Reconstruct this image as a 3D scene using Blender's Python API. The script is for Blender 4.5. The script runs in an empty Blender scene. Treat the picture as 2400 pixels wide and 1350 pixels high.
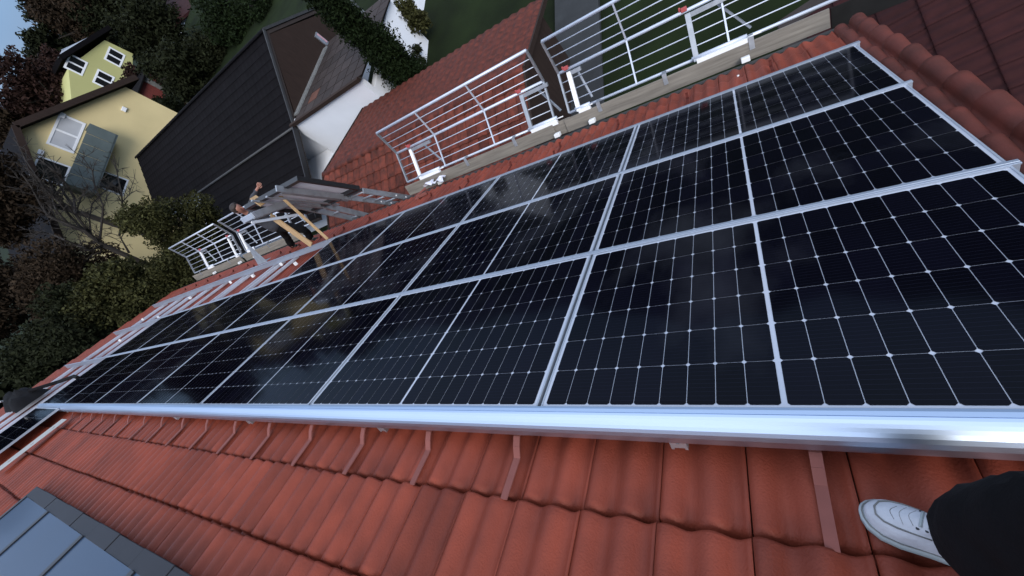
import bpy, bmesh, math, random
import numpy as np
from mathutils import Matrix, Vector
rng = random.Random(7); nrg = np.random.default_rng(11)
sc = bpy.context.scene
COL = sc.collection

# ------------------------------------------------------------------ frames
PITCH = math.radians(35)
CP, SP = math.cos(PITCH), math.sin(PITCH)
ROOF = Matrix.Rotation(-PITCH, 4, 'X')            # roof-local: x = -u, y = down the slope, z = off the roof
def rl(u, v, n): return Vector((-u, v, n))         # roof-local point
def rw(u, v, n): return ROOF @ rl(u, v, n)         # same point in the world
CAMR = [[-0.828788, 0.339182, 0.445046], [0.153132, -0.627475, 0.763426], [0.538195, 0.700879, 0.468097]]
CAMC = (-0.02662, -0.90633, 1.22696)
FPX = 944.21
def uvn_dir(r): return ROOF @ Vector((-r[0], r[1], -r[2]))
CX, CY, CZ = uvn_dir(CAMR[0]), uvn_dir(CAMR[1]), uvn_dir(CAMR[2])
CW = rw(*CAMC)
def ray(px, py): return CX * ((px - 1200) / FPX) + CY * ((py - 675) / FPX) + CZ
def at_x(px, py, X): d = ray(px, py); return CW + d * ((X - CW.x) / d.x)
def at_y(px, py, Y): d = ray(px, py); return CW + d * ((Y - CW.y) / d.y)
def at_z(px, py, Z): d = ray(px, py); return CW + d * ((Z - CW.z) / d.z)
def dist(p): return (Vector(p) - CW).length

# ------------------------------------------------------------------ camera
cam = bpy.data.cameras.new('camera'); cam.sensor_width = 36; cam.lens = FPX / 2400 * 36
cam.clip_start = 0.03; cam.clip_end = 3000
co = bpy.data.objects.new('camera', cam); COL.objects.link(co)
m = Matrix.Identity(4)
for i in range(3):
    m[i][0] = CX[i]; m[i][1] = -CY[i]; m[i][2] = -CZ[i]; m[i][3] = CW[i]
co.matrix_world = m
sc.camera = co

# ------------------------------------------------------------------ sky, sun, exposure
SUN_EL, SUN_AZ = math.radians(42), math.radians(132)     # azimuth from +Y, clockwise
w = bpy.data.worlds.new('World'); sc.world = w; w.use_nodes = True
nt = w.node_tree; bg = nt.nodes['Background']
sky = nt.nodes.new('ShaderNodeTexSky'); sky.sky_type = 'NISHITA'; sky.sun_disc = False
sky.sun_elevation = SUN_EL; sky.sun_rotation = SUN_AZ
sky.air_density = 1.0; sky.dust_density = 0.3; sky.ozone_density = 2.0
# high cloud over the whole sky: the usual overcast gradient, dim at the horizon and bright overhead
tc_ = nt.nodes.new('ShaderNodeTexCoord'); sp_ = nt.nodes.new('ShaderNodeSeparateXYZ'); nt.links.new(tc_.outputs['Generated'], sp_.inputs[0])
rp_ = nt.nodes.new('ShaderNodeValToRGB'); nt.links.new(sp_.outputs['Z'], rp_.inputs[0])
stops = [(0.0, (.075, .140, .27)), (.06, (.105, .185, .33)), (.22, (.33, .45, .68)), (.5, (.60, .71, .92)), (1.0, (.80, .88, 1.04))]
e_ = rp_.color_ramp.elements
while len(e_) < len(stops): e_.new(.5)
for q, (p_, c_) in zip(e_, stops): q.position = p_; q.color = (*c_, 1)
sc_ = nt.nodes.new('ShaderNodeVectorMath'); sc_.operation = 'SCALE'; sc_.inputs['Scale'].default_value = 10.0
nt.links.new(rp_.outputs[0], sc_.inputs[0])
cn_ = nt.nodes.new('ShaderNodeTexNoise'); cn_.inputs['Scale'].default_value = 2.5; cn_.inputs['Detail'].default_value = 5; nt.links.new(tc_.outputs['Generated'], cn_.inputs['Vector'])
cr_ = nt.nodes.new('ShaderNodeMapRange'); cr_.inputs['To Min'].default_value = .80; cr_.inputs['To Max'].default_value = 1.0; nt.links.new(cn_.outputs['Fac'], cr_.inputs[0])
mx_ = nt.nodes.new('ShaderNodeMix'); mx_.data_type = 'RGBA'; nt.links.new(cr_.outputs[0], mx_.inputs['Factor'])
nt.links.new(sky.outputs[0], mx_.inputs['A']); nt.links.new(sc_.outputs[0], mx_.inputs['B'])
nt.links.new(mx_.outputs['Result'], bg.inputs[0]); bg.inputs[1].default_value = 0.10
sl = bpy.data.lights.new('sun', 'SUN'); sl.energy = 1.5; sl.angle = math.radians(28); sl.color = (1.0, 0.95, 0.9)
so = bpy.data.objects.new('sun', sl); COL.objects.link(so)
sd = Vector((math.sin(SUN_AZ) * math.cos(SUN_EL), math.cos(SUN_AZ) * math.cos(SUN_EL), math.sin(SUN_EL)))
so.rotation_euler = sd.to_track_quat('Z', 'Y').to_euler()
vs = sc.view_settings
vs.view_transform = 'Standard'; vs.look = 'None'; vs.gamma = 1; vs.use_curve_mapping = False; vs.exposure = 0.82

# ------------------------------------------------------------------ materials
MATS = {}
def mat(name, col, rough=0.6, metal=0.0, coat=0.0, var=0.0, nscale=8.0, bump=0.0, bscale=60.0, per_obj=0.0, island=0.0, spec=0.5, col2=None, stretch=(1, 1, 1), rvar=0.0, coat_rough=0.03):
    if name in MATS: return MATS[name]
    m = bpy.data.materials.new(name); m.use_nodes = True
    t = m.node_tree; N = t.nodes; L = t.links; b = N['Principled BSDF']
    b.inputs['Roughness'].default_value = rough; b.inputs['Metallic'].default_value = metal
    b.inputs['Coat Weight'].default_value = coat; b.inputs['Coat Roughness'].default_value = coat_rough
    b.inputs['Specular IOR Level'].default_value = spec
    tc = N.new('ShaderNodeTexCoord')
    mp = N.new('ShaderNodeMapping'); mp.inputs['Scale'].default_value = stretch
    L.new(tc.outputs['Object'], mp.inputs[0])
    oi = N.new('ShaderNodeObjectInfo')
    nz = N.new('ShaderNodeTexNoise'); nz.noise_dimensions = '4D'
    nz.inputs['Scale'].default_value = nscale; nz.inputs['Detail'].default_value = 6
    mw = N.new('ShaderNodeMath'); mw.operation = 'MULTIPLY'; mw.inputs[1].default_value = 37.0
    L.new(oi.outputs['Random'], mw.inputs[0]); L.new(mw.outputs[0], nz.inputs['W'])
    L.new(mp.outputs[0], nz.inputs['Vector'])
    c1 = col; c2 = col2 or tuple(c * (1 - var) for c in col)
    rp = N.new('ShaderNodeValToRGB')
    rp.color_ramp.elements[0].position = 0.3; rp.color_ramp.elements[1].position = 0.7
    rp.color_ramp.elements[0].color = (*c2, 1); rp.color_ramp.elements[1].color = (*c1, 1)
    L.new(nz.outputs['Fac'], rp.inputs[0])
    out = rp.outputs[0]
    if per_obj or island:
        hs = N.new('ShaderNodeHueSaturation')
        mr = N.new('ShaderNodeMapRange'); k = per_obj or island
        mr.inputs['To Min'].default_value = 1 - k; mr.inputs['To Max'].default_value = 1 + k
        if island:
            ge = N.new('ShaderNodeNewGeometry'); L.new(ge.outputs['Random Per Island'], mr.inputs[0])
        else: L.new(oi.outputs['Random'], mr.inputs[0])
        L.new(mr.outputs[0], hs.inputs['Value']); L.new(out, hs.inputs['Color']); out = hs.outputs[0]
    L.new(out, b.inputs['Base Color'])
    if rvar:
        r2 = N.new('ShaderNodeMapRange'); r2.inputs['To Min'].default_value = max(0.02, rough - rvar); r2.inputs['To Max'].default_value = rough + rvar
        L.new(nz.outputs['Fac'], r2.inputs[0]); L.new(r2.outputs[0], b.inputs['Roughness'])
    if bump:
        n2 = N.new('ShaderNodeTexNoise'); n2.inputs['Scale'].default_value = bscale; n2.inputs['Detail'].default_value = 4
        L.new(mp.outputs[0], n2.inputs['Vector'])
        bp = N.new('ShaderNodeBump'); bp.inputs['Strength'].default_value = bump; bp.inputs['Distance'].default_value = 0.01
        L.new(n2.outputs['Fac'], bp.inputs['Height']); L.new(bp.outputs[0], b.inputs['Normal'])
    MATS[name] = m
    return m

TILE = mat('tile_clay', (0.228, 0.047, 0.026), 0.52, spec=0.2, col2=(0.138, 0.029, 0.017), nscale=4.5, bump=0.25, bscale=140, per_obj=0.15, rvar=0.14)
TILEV = mat('tile_clay_verge_vignetted', (0.125, 0.032, 0.023), 0.6, spec=0.2, col2=(0.065, 0.021, 0.016), nscale=6, bump=0.15, per_obj=0.12)  # darker copy of the tile clay, lens vignetting put into the colour
TILEG = mat('tile_clay_weathered', (0.14, 0.033, 0.020), 0.75, spec=0.15, col2=(0.055, 0.019, 0.014), nscale=9, bump=0.3, per_obj=0.25)
TILEA = mat('tile_dark_red', (0.034, 0.009, 0.009), 0.75, spec=0.15, var=0.35, nscale=6, per_obj=0.15)
TILED = mat('tile_anthracite', (0.0055, 0.0048, 0.0058), 0.85, spec=0.06, var=0.35, nscale=3, bump=0.2, bscale=30)
DECK = mat('roof_underlay', (0.03, 0.022, 0.020), 0.9, var=0.2)
ALU = mat('aluminium', (0.56, 0.66, 0.80), 0.32, metal=1.0, var=0.05, nscale=3, stretch=(0.5, 3, 3), rvar=0.04)
ALUD = mat('aluminium_dull', (0.62, 0.65, 0.70), 0.45, metal=0.9, var=0.2, nscale=5, rvar=0.1)
ALUP = mat('aluminium_tube', (0.58, 0.63, 0.72), 0.5, metal=0.45, var=0.12, nscale=8, rvar=0.08)
GALV = mat('galvanised_steel', (0.40, 0.425, 0.46), 0.5, metal=0.75, var=0.25, nscale=12, rvar=0.1)
WHITEM = mat('white_metal', (0.80, 0.81, 0.82), 0.45, var=0.08)
BACK = mat('backsheet_white', (0.44, 0.47, 0.54), 0.5, coat=1.0, var=0.05)
GREYSHEET = mat('backsheet_grey', (0.62, 0.62, 0.68), 0.5, var=0.08)
BLACKF = mat('black_frame', (0.012, 0.012, 0.014), 0.4, var=0.2)
HOOK = mat('hook_painted', (0.20, 0.070, 0.058), 0.65, spec=0.2, var=0.2, nscale=14)
CLIP = mat('red_plastic', (0.36, 0.06, 0.06), 0.5, var=0.1)
PLANK = mat('weathered_board', (0.21, 0.19, 0.16), 0.8, col2=(0.12, 0.106, 0.09), nscale=5, stretch=(0.5, 8, 8), bump=0.25, bscale=40, per_obj=0.1)
WOODN = mat('new_wood', (0.46, 0.31, 0.16), 0.65, col2=(0.30, 0.19, 0.095), nscale=6, stretch=(10, 10, 0.8), bump=0.15)
WOODB = mat('brown_cladding', (0.034, 0.022, 0.018), 0.8, spec=0.15, var=0.35, nscale=4, stretch=(1, 6, 0.6))
GUARD = mat('snow_guard_red', (0.10, 0.024, 0.018), 0.8, spec=0.1, var=0.3)
GUTTER = mat('gutter_zinc', (0.045, 0.047, 0.05), 0.6, metal=0.2, var=0.3, nscale=6)
WHITEP = mat('white_render', (0.78, 0.81, 0.86), 0.9, var=0.07, nscale=1.2, bump=0.1, bscale=25)
YELLOW = mat('yellow_render', (0.66, 0.54, 0.28), 0.9, var=0.16, nscale=0.5, bump=0.08, bscale=20)
LIME = mat('lime_render', (0.42, 0.41, 0.17), 0.9, var=0.08, nscale=0.5)
GLASSD = mat('window_glass', (0.010, 0.011, 0.013), 0.08, coat=0.5, var=0.2)
BLIND = mat('roller_blind', (0.46, 0.47, 0.49), 0.7, var=0.1, nscale=2)
GREYGREEN = mat('balcony_sheet', (0.10, 0.125, 0.12), 0.5, var=0.2, nscale=3)
BARK = mat('bark', (0.020, 0.015, 0.011), 0.9, var=0.4, nscale=8)
GRASS = mat('grass_ground', (0.012, 0.020, 0.006), 0.95, spec=0.1, col2=(0.005, 0.008, 0.003), nscale=0.6, bump=0.6, bscale=12)
PATHM = mat('path_concrete', (0.032, 0.035, 0.038), 0.9, spec=0.2, var=0.3, nscale=2)
FOREST_HAZE = mat('hill_forest_hazed', (0.022, 0.030, 0.050), 1.0, var=0.3, nscale=0.02)  # dark forest green with the blue of distance haze mixed into the colour
BLACKC = mat('black_cloth', (0.005, 0.005, 0.0065), 0.9, spec=0.15, var=0.3, nscale=12, bump=0.3, bscale=120)
GREYC = mat('grey_cloth', (0.038, 0.040, 0.050), 0.9, var=0.35, nscale=9, bump=0.3, bscale=80)
SKIN = mat('skin', (0.34, 0.16, 0.115), 0.5, var=0.08)
HAIR = mat('hair', (0.025, 0.016, 0.012), 0.7, var=0.3)
SHOE = mat('white_leather', (0.46, 0.48, 0.53), 0.55, var=0.14, nscale=22, bump=0.5, bscale=38)
SOLE = mat('white_rubber', (0.30, 0.345, 0.365), 0.6, var=0.08)
COLL = mat('collector_glass', (0.010, 0.036, 0.080), 0.4, spec=0.3, coat=0.25, var=0.12, nscale=1.0, coat_rough=0.10)
COLLF = mat('collector_flashing', (0.018, 0.0185, 0.024), 0.55, spec=0.3, var=0.3, nscale=4)
DARKB = mat('dark_board', (0.012, 0.0115, 0.011), 0.85, spec=0.1, var=0.3)
PLASTIC = mat('clear_wrap', (0.62, 0.62, 0.70), 0.25, var=0.1)
PINK = mat('pink_curtain', (0.55, 0.30, 0.34), 0.8, var=0.1)
BROWNSH = mat('brown_fibre_panel', (0.040, 0.031, 0.029), 0.8, spec=0.2, var=0.25, nscale=3, per_obj=0.22)
ORANGESH = mat('orange_fibre_panel', (0.10, 0.035, 0.02), 0.7, var=0.25, nscale=3)
STRIP = mat('strip_metal', (0.42, 0.41, 0.38), 0.55, metal=0.2, var=0.2, nscale=6)
FRAMES = mat('module_frame', (0.38, 0.42, 0.48), 0.5, metal=0.45, var=0.1)
RAILM = mat('rail_anodised', (0.36, 0.41, 0.49), 0.42, metal=0.6, var=0.08, nscale=3)
STONE = mat('grey_flashing', (0.20, 0.205, 0.20), 0.8, col2=(0.09, 0.09, 0.09), nscale=14)
REDW = mat('red_boards', (0.16, 0.030, 0.024), 0.8, var=0.3)
LEAF_D = mat('leaf_dark', (0.014, 0.017, 0.007), 0.8, spec=0.1, island=0.3, var=0.35, nscale=0.8)
LEAF_O = mat('leaf_olive', (0.040, 0.041, 0.014), 0.7, spec=0.1, island=0.45, var=0.4, nscale=0.7)
LEAF_B = mat('leaf_brown', (0.030, 0.020, 0.012), 0.8, spec=0.1, island=0.3, var=0.4, nscale=0.6)
LEAF_R = mat('leaf_rust', (0.028, 0.014, 0.011), 0.8, spec=0.1, island=0.35, var=0.4, nscale=0.5)
LEAF_G = mat('leaf_conifer', (0.010, 0.018, 0.005), 0.8, spec=0.1, island=0.35, var=0.5, nscale=1.2)

# solar cell: dark blue silicon behind glass, fine silver busbars along the row
def cell_material():
    m = bpy.data.materials.new('solar_cell'); m.use_nodes = True
    t = m.node_tree; N = t.nodes; L = t.links; b = N['Principled BSDF']
    tc = N.new('ShaderNodeTexCoord'); sx = N.new('ShaderNodeSeparateXYZ'); L.new(tc.outputs['Object'], sx.inputs[0])
    k = N.new('ShaderNodeMath'); k.operation = 'MULTIPLY'; k.inputs[1].default_value = 1 / 0.0181; L.new(sx.outputs['Y'], k.inputs[0])
    fr = N.new('ShaderNodeMath'); fr.operation = 'FRACT'; L.new(k.outputs[0], fr.inputs[0])
    lt = N.new('ShaderNodeMath'); lt.operation = 'LESS_THAN'; lt.inputs[1].default_value = 0.05; L.new(fr.outputs[0], lt.inputs[0])
    oi = N.new('ShaderNodeObjectInfo')
    rp = N.new('ShaderNodeValToRGB'); rp.color_ramp.elements[0].color = (0.0010, 0.0010, 0.0026, 1); rp.color_ramp.elements[1].color = (0.0024, 0.0023, 0.0060, 1)
    L.new(oi.outputs['Random'], rp.inputs[0])
    mx = N.new('ShaderNodeMix'); mx.data_type = 'RGBA'; mx.inputs['B'].default_value = (0.009, 0.010, 0.020, 1)
    L.new(lt.outputs[0], mx.inputs['Factor']); L.new(rp.outputs[0], mx.inputs['A']); 
    # wiped dust on the glass
    nz = N.new('ShaderNodeTexNoise'); nz.inputs['Scale'].default_value = 1.3; nz.inputs['Detail'].default_value = 5
    mp = N.new('ShaderNodeMapping'); mp.inputs['Scale'].default_value = (1.0, 0.45, 1); mp.inputs['Rotation'].default_value = (0, 0, 0.5)
    ge = N.new('ShaderNodeNewGeometry'); L.new(ge.outputs['Position'], mp.inputs[0]); L.new(mp.outputs[0], nz.inputs['Vector'])
    mr = N.new('ShaderNodeMapRange'); mr.inputs['From Min'].default_value = 0.58; mr.inputs['From Max'].default_value = 0.80
    mr.inputs['To Min'].default_value = 0; mr.inputs['To Max'].default_value = 0.040; L.new(nz.outputs['Fac'], mr.inputs[0])
    m2 = N.new('ShaderNodeMix'); m2.data_type = 'RGBA'; m2.inputs['B'].default_value = (0.5, 0.52, 0.58, 1)
    L.new(mr.outputs[0], m2.inputs['Factor']); L.new(mx.outputs['Result'], m2.inputs['A']); L.new(m2.outputs['Result'], b.inputs['Base Color'])
    b.inputs['Roughness'].default_value = 0.5; b.inputs['Specular IOR Level'].default_value = 0.0
    b.inputs['Coat Weight'].default_value = 0.50; b.inputs['Coat Roughness'].default_value = 0.075; b.inputs['Coat IOR'].default_value = 1.30
    return m
CELL = cell_material()

# ------------------------------------------------------------------ builders
class MB:
    def __init__(s): s.v = []; s.f = []
    def add(s, vs, fs):
        k = len(s.v); s.v += [tuple(p) for p in vs]; s.f += [tuple(i + k for i in f) for f in fs]; return s
    def box(s, x0, x1, y0, y1, z0, z1):
        return s.add([(x0,y0,z0),(x1,y0,z0),(x1,y1,z0),(x0,y1,z0),(x0,y0,z1),(x1,y0,z1),(x1,y1,z1),(x0,y1,z1)],
                     [(3,2,1,0),(4,5,6,7),(0,1,5,4),(1,2,6,5),(2,3,7,6),(3,0,4,7)])
    def bar(s, p0, p1, a, b, up=(0, 0, 1)):
        p0, p1 = Vector(p0), Vector(p1); d = (p1 - p0).normalized(); up = Vector(up)
        if abs(d.dot(up)) > 0.97: up = Vector((1, 0, 0)) if abs(d.x) < 0.9 else Vector((0, 1, 0))
        x = d.cross(up).normalized(); y = x.cross(d).normalized()
        vs = [p + x * sx * a / 2 + y * sy * b / 2 for p in (p0, p1) for sx, sy in ((-1,-1),(1,-1),(1,1),(-1,1))]
        return s.add(vs, [(3,2,1,0),(4,5,6,7),(0,1,5,4),(1,2,6,5),(2,3,7,6),(3,0,4,7)])
    def tube(s, pts, r, n=8, r1=None, cap=True):
        pts = [Vector(p) for p in pts]; rings = []
        prev = None
        for i, p in enumerate(pts):
            d = (pts[min(i + 1, len(pts) - 1)] - pts[max(i - 1, 0)]).normalized()
            if prev is None:
                a = d.cross(Vector((0.3, 0.2, 1))).normalized()
            else: a = (prev - d * prev.dot(d)).normalized()
            prev = a; b = d.cross(a)
            rr = r if r1 is None else r + (r1 - r) * i / (len(pts) - 1)
            rings.append([p + (a * math.cos(2*math.pi*k/n) + b * math.sin(2*math.pi*k/n)) * rr for k in range(n)])
        vs = [q for g in rings for q in g]; fs = []
        for i in range(len(pts) - 1):
            for k in range(n): fs.append((i*n+k, i*n+(k+1)%n, (i+1)*n+(k+1)%n, (i+1)*n+k))
        if cap: fs += [tuple(range(n))[::-1], tuple((len(pts)-1)*n + k for k in range(n))]
        return s.add(vs, fs)
    def prism(s, prof, u0, u1, axis='x'):
        # profile (y, z) extruded along x
        n = len(prof)
        vs = [(u0, a, b) for a, b in prof] + [(u1, a, b) for a, b in prof]
        return s.add(vs, [(i, (i+1) % n, n + (i+1) % n, n + i) for i in range(n)] + [tuple(range(n))[::-1], tuple(range(n, 2*n))])
    def slab(s, corners, off):
        # polygon given a thickness vector
        n = len(corners); c = [Vector(p) for p in corners]; o = Vector(off)
        return s.add(c + [p + o for p in c], [tuple(range(n)), tuple(range(2*n-1, n-1, -1))] + [(i, n+i, n+(i+1) % n, (i+1) % n) for i in range(n)])
    def mesh(s, name, mt, smooth=False):
        me = bpy.data.meshes.new(name); me.from_pydata(s.v, [], s.f)
        bm = bmesh.new(); bm.from_mesh(me); bmesh.ops.recalc_face_normals(bm, faces=bm.faces); bm.to_mesh(me); bm.free()
        me.materials.append(mt)
        if smooth: me.polygons.foreach_set('use_smooth', [True] * len(me.polygons))
        me.update(); return me
    def build(s, name, mt, parent=None, M=None, smooth=False, bevel=0.0):
        return put(name, s.mesh(name, mt, smooth), parent, M, bevel)
def put(name, me, parent=None, M=None, bevel=0.0):
    o = bpy.data.objects.new(name, me); COL.objects.link(o)
    if parent: o.parent = parent
    if M is not None: o.matrix_basis = M
    if bevel:
        b = o.modifiers.new('edge', 'BEVEL'); b.width = bevel; b.segments = 2; b.limit_method = 'ANGLE'
    return o
def tag(o, label=None, cat=None, group=None, kind=None):
    for k, v in (('label', label), ('category', cat), ('group', group), ('kind', kind)):
        if v: o[k] = v
    return o
def thing(name, label, cat, M=None, group=None):
    o = bpy.data.objects.new(name, None); o.empty_display_size = 0.2; COL.objects.link(o)
    if M is not None: o.matrix_basis = M
    return tag(o, label, cat, group)
T = Matrix.Translation
def RT(u, v, n): return ROOF @ T(rl(u, v, n))
GZ = -7.5     # ground level

# ------------------------------------------------------------------ ground and far setting
def grid_ground():
    b = MB(); xs = [-900,-300,-150,-90,-60,-40,-30,-22,-16,-11,-7,-3,2,8,20,60,300]; ys = [-300,-80,-30,-10,0,4,8,12,16,22,30,45,70,120,300,900]
    for j, y in enumerate(ys):
        for i, x in enumerate(xs): b.v.append((x, y, GZ + 0.12 * math.sin(x * .5) * math.cos(y * .4) + max(0, (math.hypot(x, y) - 60)) * 0.012))
    n = len(xs)
    for j in range(len(ys) - 1):
        for i in range(n - 1): b.f.append((j*n+i, j*n+i+1, (j+1)*n+i+1, (j+1)*n+i))
    return tag(b.build('ground', GRASS, smooth=True), kind='structure')
grid_ground()
b = MB(); b.box(-4.6, -3.1, 5.5, 40, GZ - 0.3, GZ + 0.14); tag(b.build('path', PATHM), kind='structure')
def hills():
    b = MB(); n = 134
    for i in range(n + 1):
        a = math.radians(-20 + 360 * i / n)            # from -X towards +Y
        h = 24 + 14 * math.sin(i * .55) + 7 * math.sin(i * 1.7 + 1) + 75 * min(1, max(0, (i - 26) / 14)) * min(1, max(0.15, (95 - i) / 25))
        for r, z in ((520, -8), (620, h * .55), (760, h), (980, h * .5)):
            b.v.append((-math.cos(a) * r, math.sin(a) * r, z))
    for i in range(n):
        for k in range(3): b.f.append((i*4+k, i*4+k+1, (i+1)*4+k+1, (i+1)*4+k))
    return tag(b.build('hills', FOREST_HAZE, smooth=True), kind='structure')
hills()

# ------------------------------------------------------------------ our house: roof tiles
TW, TL, V0, U0 = 0.2665, 0.398, -0.307, 0.4005
NB = -0.212
def tile_mesh(name, mt, w=TW, l=TL, h=0.034, waves=2, nx=17, thick=0.026, rise=0.026, ph=0.31, trough=True):
    b = MB(); g = 0.002; xs = [g + (w - 2 * g) * i / (nx - 1) for i in range(nx)]
    def prof(x): 
        c = 0.5 - 0.5 * math.cos(2 * math.pi * (waves * x / w + ph))
        return h * (c ** 0.75) + (0.003 if x > w - 0.012 else 0)
    rows = [(-l - .03, 0.0, 0), (-l + .0005, 1, -.046), (-l + .013, 1, -.042), (-l + .0165, 2, 0), (-l + .045, 3, 0), (-l * .55, 0, 0), (-.045, 0, 0), (-.012, 0, -0.001), (-.003, 0, -0.005), (0.0, 0, -0.013), (-0.004, 0, -thick)]
    for y, kind, dz in rows:
        t = min(1, (y + l + .03) / (l + .03))
        for x in xs:
            p = prof(x); yy = y
            lowv = max(0.0, 1 - p / (h * .7))        # 1 in the valleys
            d2 = dz
            if kind == 1: d2 = dz * (.55 + .6 * min(1, lowv * 2.5)) if trough else 0
            elif kind == 2: d2 = -.016 * min(1, lowv * 1.3) ** 2 if trough else 0
            elif kind == 3: d2 = 0
            b.v.append((x, yy, p + rise * t + d2))
    for j in range(len(rows) - 1):
        for i in range(nx - 1): b.f.append((j*nx+i, j*nx+i+1, (j+1)*nx+i+1, (j+1)*nx+i))
    nr = len(rows)
    # side skirts so the joint reads as a groove
    for e in (0, nx - 1):
        k = len(b.v)
        for j in range(len(rows) - 2): x, y, z = b.v[j*nx+e]; b.v.append((x, y, z - 0.02))
        for j in range(len(rows) - 3):
            q = (j*nx+e, (j+1)*nx+e, k+j+1, k+j); b.f.append(q if e else q[::-1])
    return b.mesh(name, mt, smooth=True)
house = thing('house', 'house roofed in red clay tiles that carries the solar panels', 'house', T((-8, -2, GZ)))
HI = house.matrix_basis.inverted()
def hb(b, name, mt, M=ROOF, **k): return b.build(name, mt, house, HI @ M, **k)
UR, UL, VE, VT = -1.08, 17.2, 4.867, -5.2      # right verge, left verge, eave, ridge
b = MB(); b.box(-UL + .05, -UR - .06, VT, VE - .13, -0.36, -0.285); hb(b, 'roof_deck', DECK)
tmesh = tile_mesh('tile', TILE)
cand = []
for j in range(-11, 14):
    tail = V0 + TL * j - (.075 if j == 13 else 0)
    for i in range(-5, 63):
        u = U0 + TW * i                 # high-u edge of the tile is u + TW
        if u + TW > UL + .05: continue
        if -0.75 < u and u + TW < 6.0 and 0.45 < tail < 3.45: continue
        if 6.0 <= u + TW and u + TW < 11.2 and 0.45 < tail < 2.3: continue
        p = rw(u + TW / 2, tail - TL / 2, NB)
        d = p - CW; depth = d.dot(CZ)
        if depth <= 0.2 or j < -3: cand.append((-1, u, tail)); continue
        nrm = ROOF.to_3x3() @ Vector((0, 0, 1))
        size = abs(d.normalized().dot(nrm)) / depth ** 2
        cand.append((size, u, tail))
cand.sort(reverse=True)
tr = random.Random(3)
rest = MB()
for k, (s, u, tail) in enumerate(cand):
    M = ROOF @ T(rl(u + TW, tail + tr.uniform(-.004, .004), NB + tr.uniform(-.0025, .0025))) @ Matrix.Rotation(tr.uniform(-.006, .006), 4, 'Z') @ Matrix.Rotation(tr.uniform(-.008, .008), 4, 'Y')
    if k < 300: put('tile', tmesh, house, HI @ M)
    else:
        for v in tmesh.vertices: pass
        n = len(rest.v); rest.v += [tuple(M @ v.co) for v in tmesh.vertices]; rest.f += [tuple(a + n for a in p.vertices) for p in tmesh.polygons]
o = rest.build('roof_tiles', TILE, house, HI, smooth=True); o['kind'] = 'stuff'
# verge tiles: a barrel cap along the right edge of the roof, one per course
b = MB()
for y, k_, dz in ((-TL - .03, .80, -.014), (-TL + .06, .86, -.008), (-.05, 1.04, .014), (-.012, 1.10, .016), (0, 1.06, .008), (0, .80, -.016)):
    b.v.append((0.002, y, -.05)); b.v.append((0.004, y, dz * .4))
    for q in range(9): a = math.pi * (1 - q / 8); b.v.append((.062 + math.cos(a) * .050 * min(k_, 1.05), y, math.sin(a) * .040 * k_ + dz))
    b.v.append((.128, y, dz * .6 - .002))
    for q in range(11): a = math.pi * (1 - q / 10) * .98 + .03; b.v.append((.198 + math.cos(a) * .062 * min(k_, 1.06), y, .012 + math.sin(a) * .062 * k_ + dz))
    b.v.append((.258, y, -.10))
nn = 24
for j in range(5):
    for i in range(nn - 1): b.f.append((j*nn+i, j*nn+i+1, (j+1)*nn+i+1, (j+1)*nn+i))
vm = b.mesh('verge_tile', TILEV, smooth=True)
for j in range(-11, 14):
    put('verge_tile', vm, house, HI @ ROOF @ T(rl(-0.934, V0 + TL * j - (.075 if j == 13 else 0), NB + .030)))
# gutter, fascia, gable and eave walls
b = MB(); gp = [(4.955 + .105 * math.cos(a), -.215 + .10 * math.sin(a)) for a in [math.pi + math.pi * k / 8 for k in range(9)]]
gp += [(p[0] * 1 - (p[0] - 4.955) * .05, p[1] + .004) for p in gp[::-1]]
b.prism(gp, -UL, -UR); hb(b, 'gutter', GUTTER)
wy = rw(0, 4.55, -.3)
b = MB(); b.box(-UL + .3, -UR - .25, -9.5, wy.y, GZ - .2, wy.z); b.build('wall', WHITEP, house, HI)
b = MB(); b.box(-UL + .1, -UR - .1, -.01, .02, -.16, .04); b.build('fascia_board', WOODB, house, HI @ T((0, wy.y + .28, wy.z - .12)))
# small snow guards in the last courses above the eave
sg = MB(); sg.bar((0, -.17, .02), (0, .0, .032), .028, .004).bar((0, .0, .03), (0, .012, .085), .03, .004).bar((0, .012, .085), (0, -.03, .04), .028, .004)
sgm = sg.mesh('snow_guard', GUARD)
for i in range(0, 20):
    put('snow_guard', sgm, house, HI @ RT(-.35 + .7995 * i, 4.30, NB + .038))
for i in range(0, 6):
    put('snow_guard', sgm, house, HI @ RT(2.05 + .7995 * i * 2, 4.01, NB + .038))
bm_ = MB(); bm_.tube([(0, 0, 0), (0, 0, .012)], .012, 8)
bm_.build('screw_cap', WHITEM, house, HI @ RT(-.06, 4.46, -.165))

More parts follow.
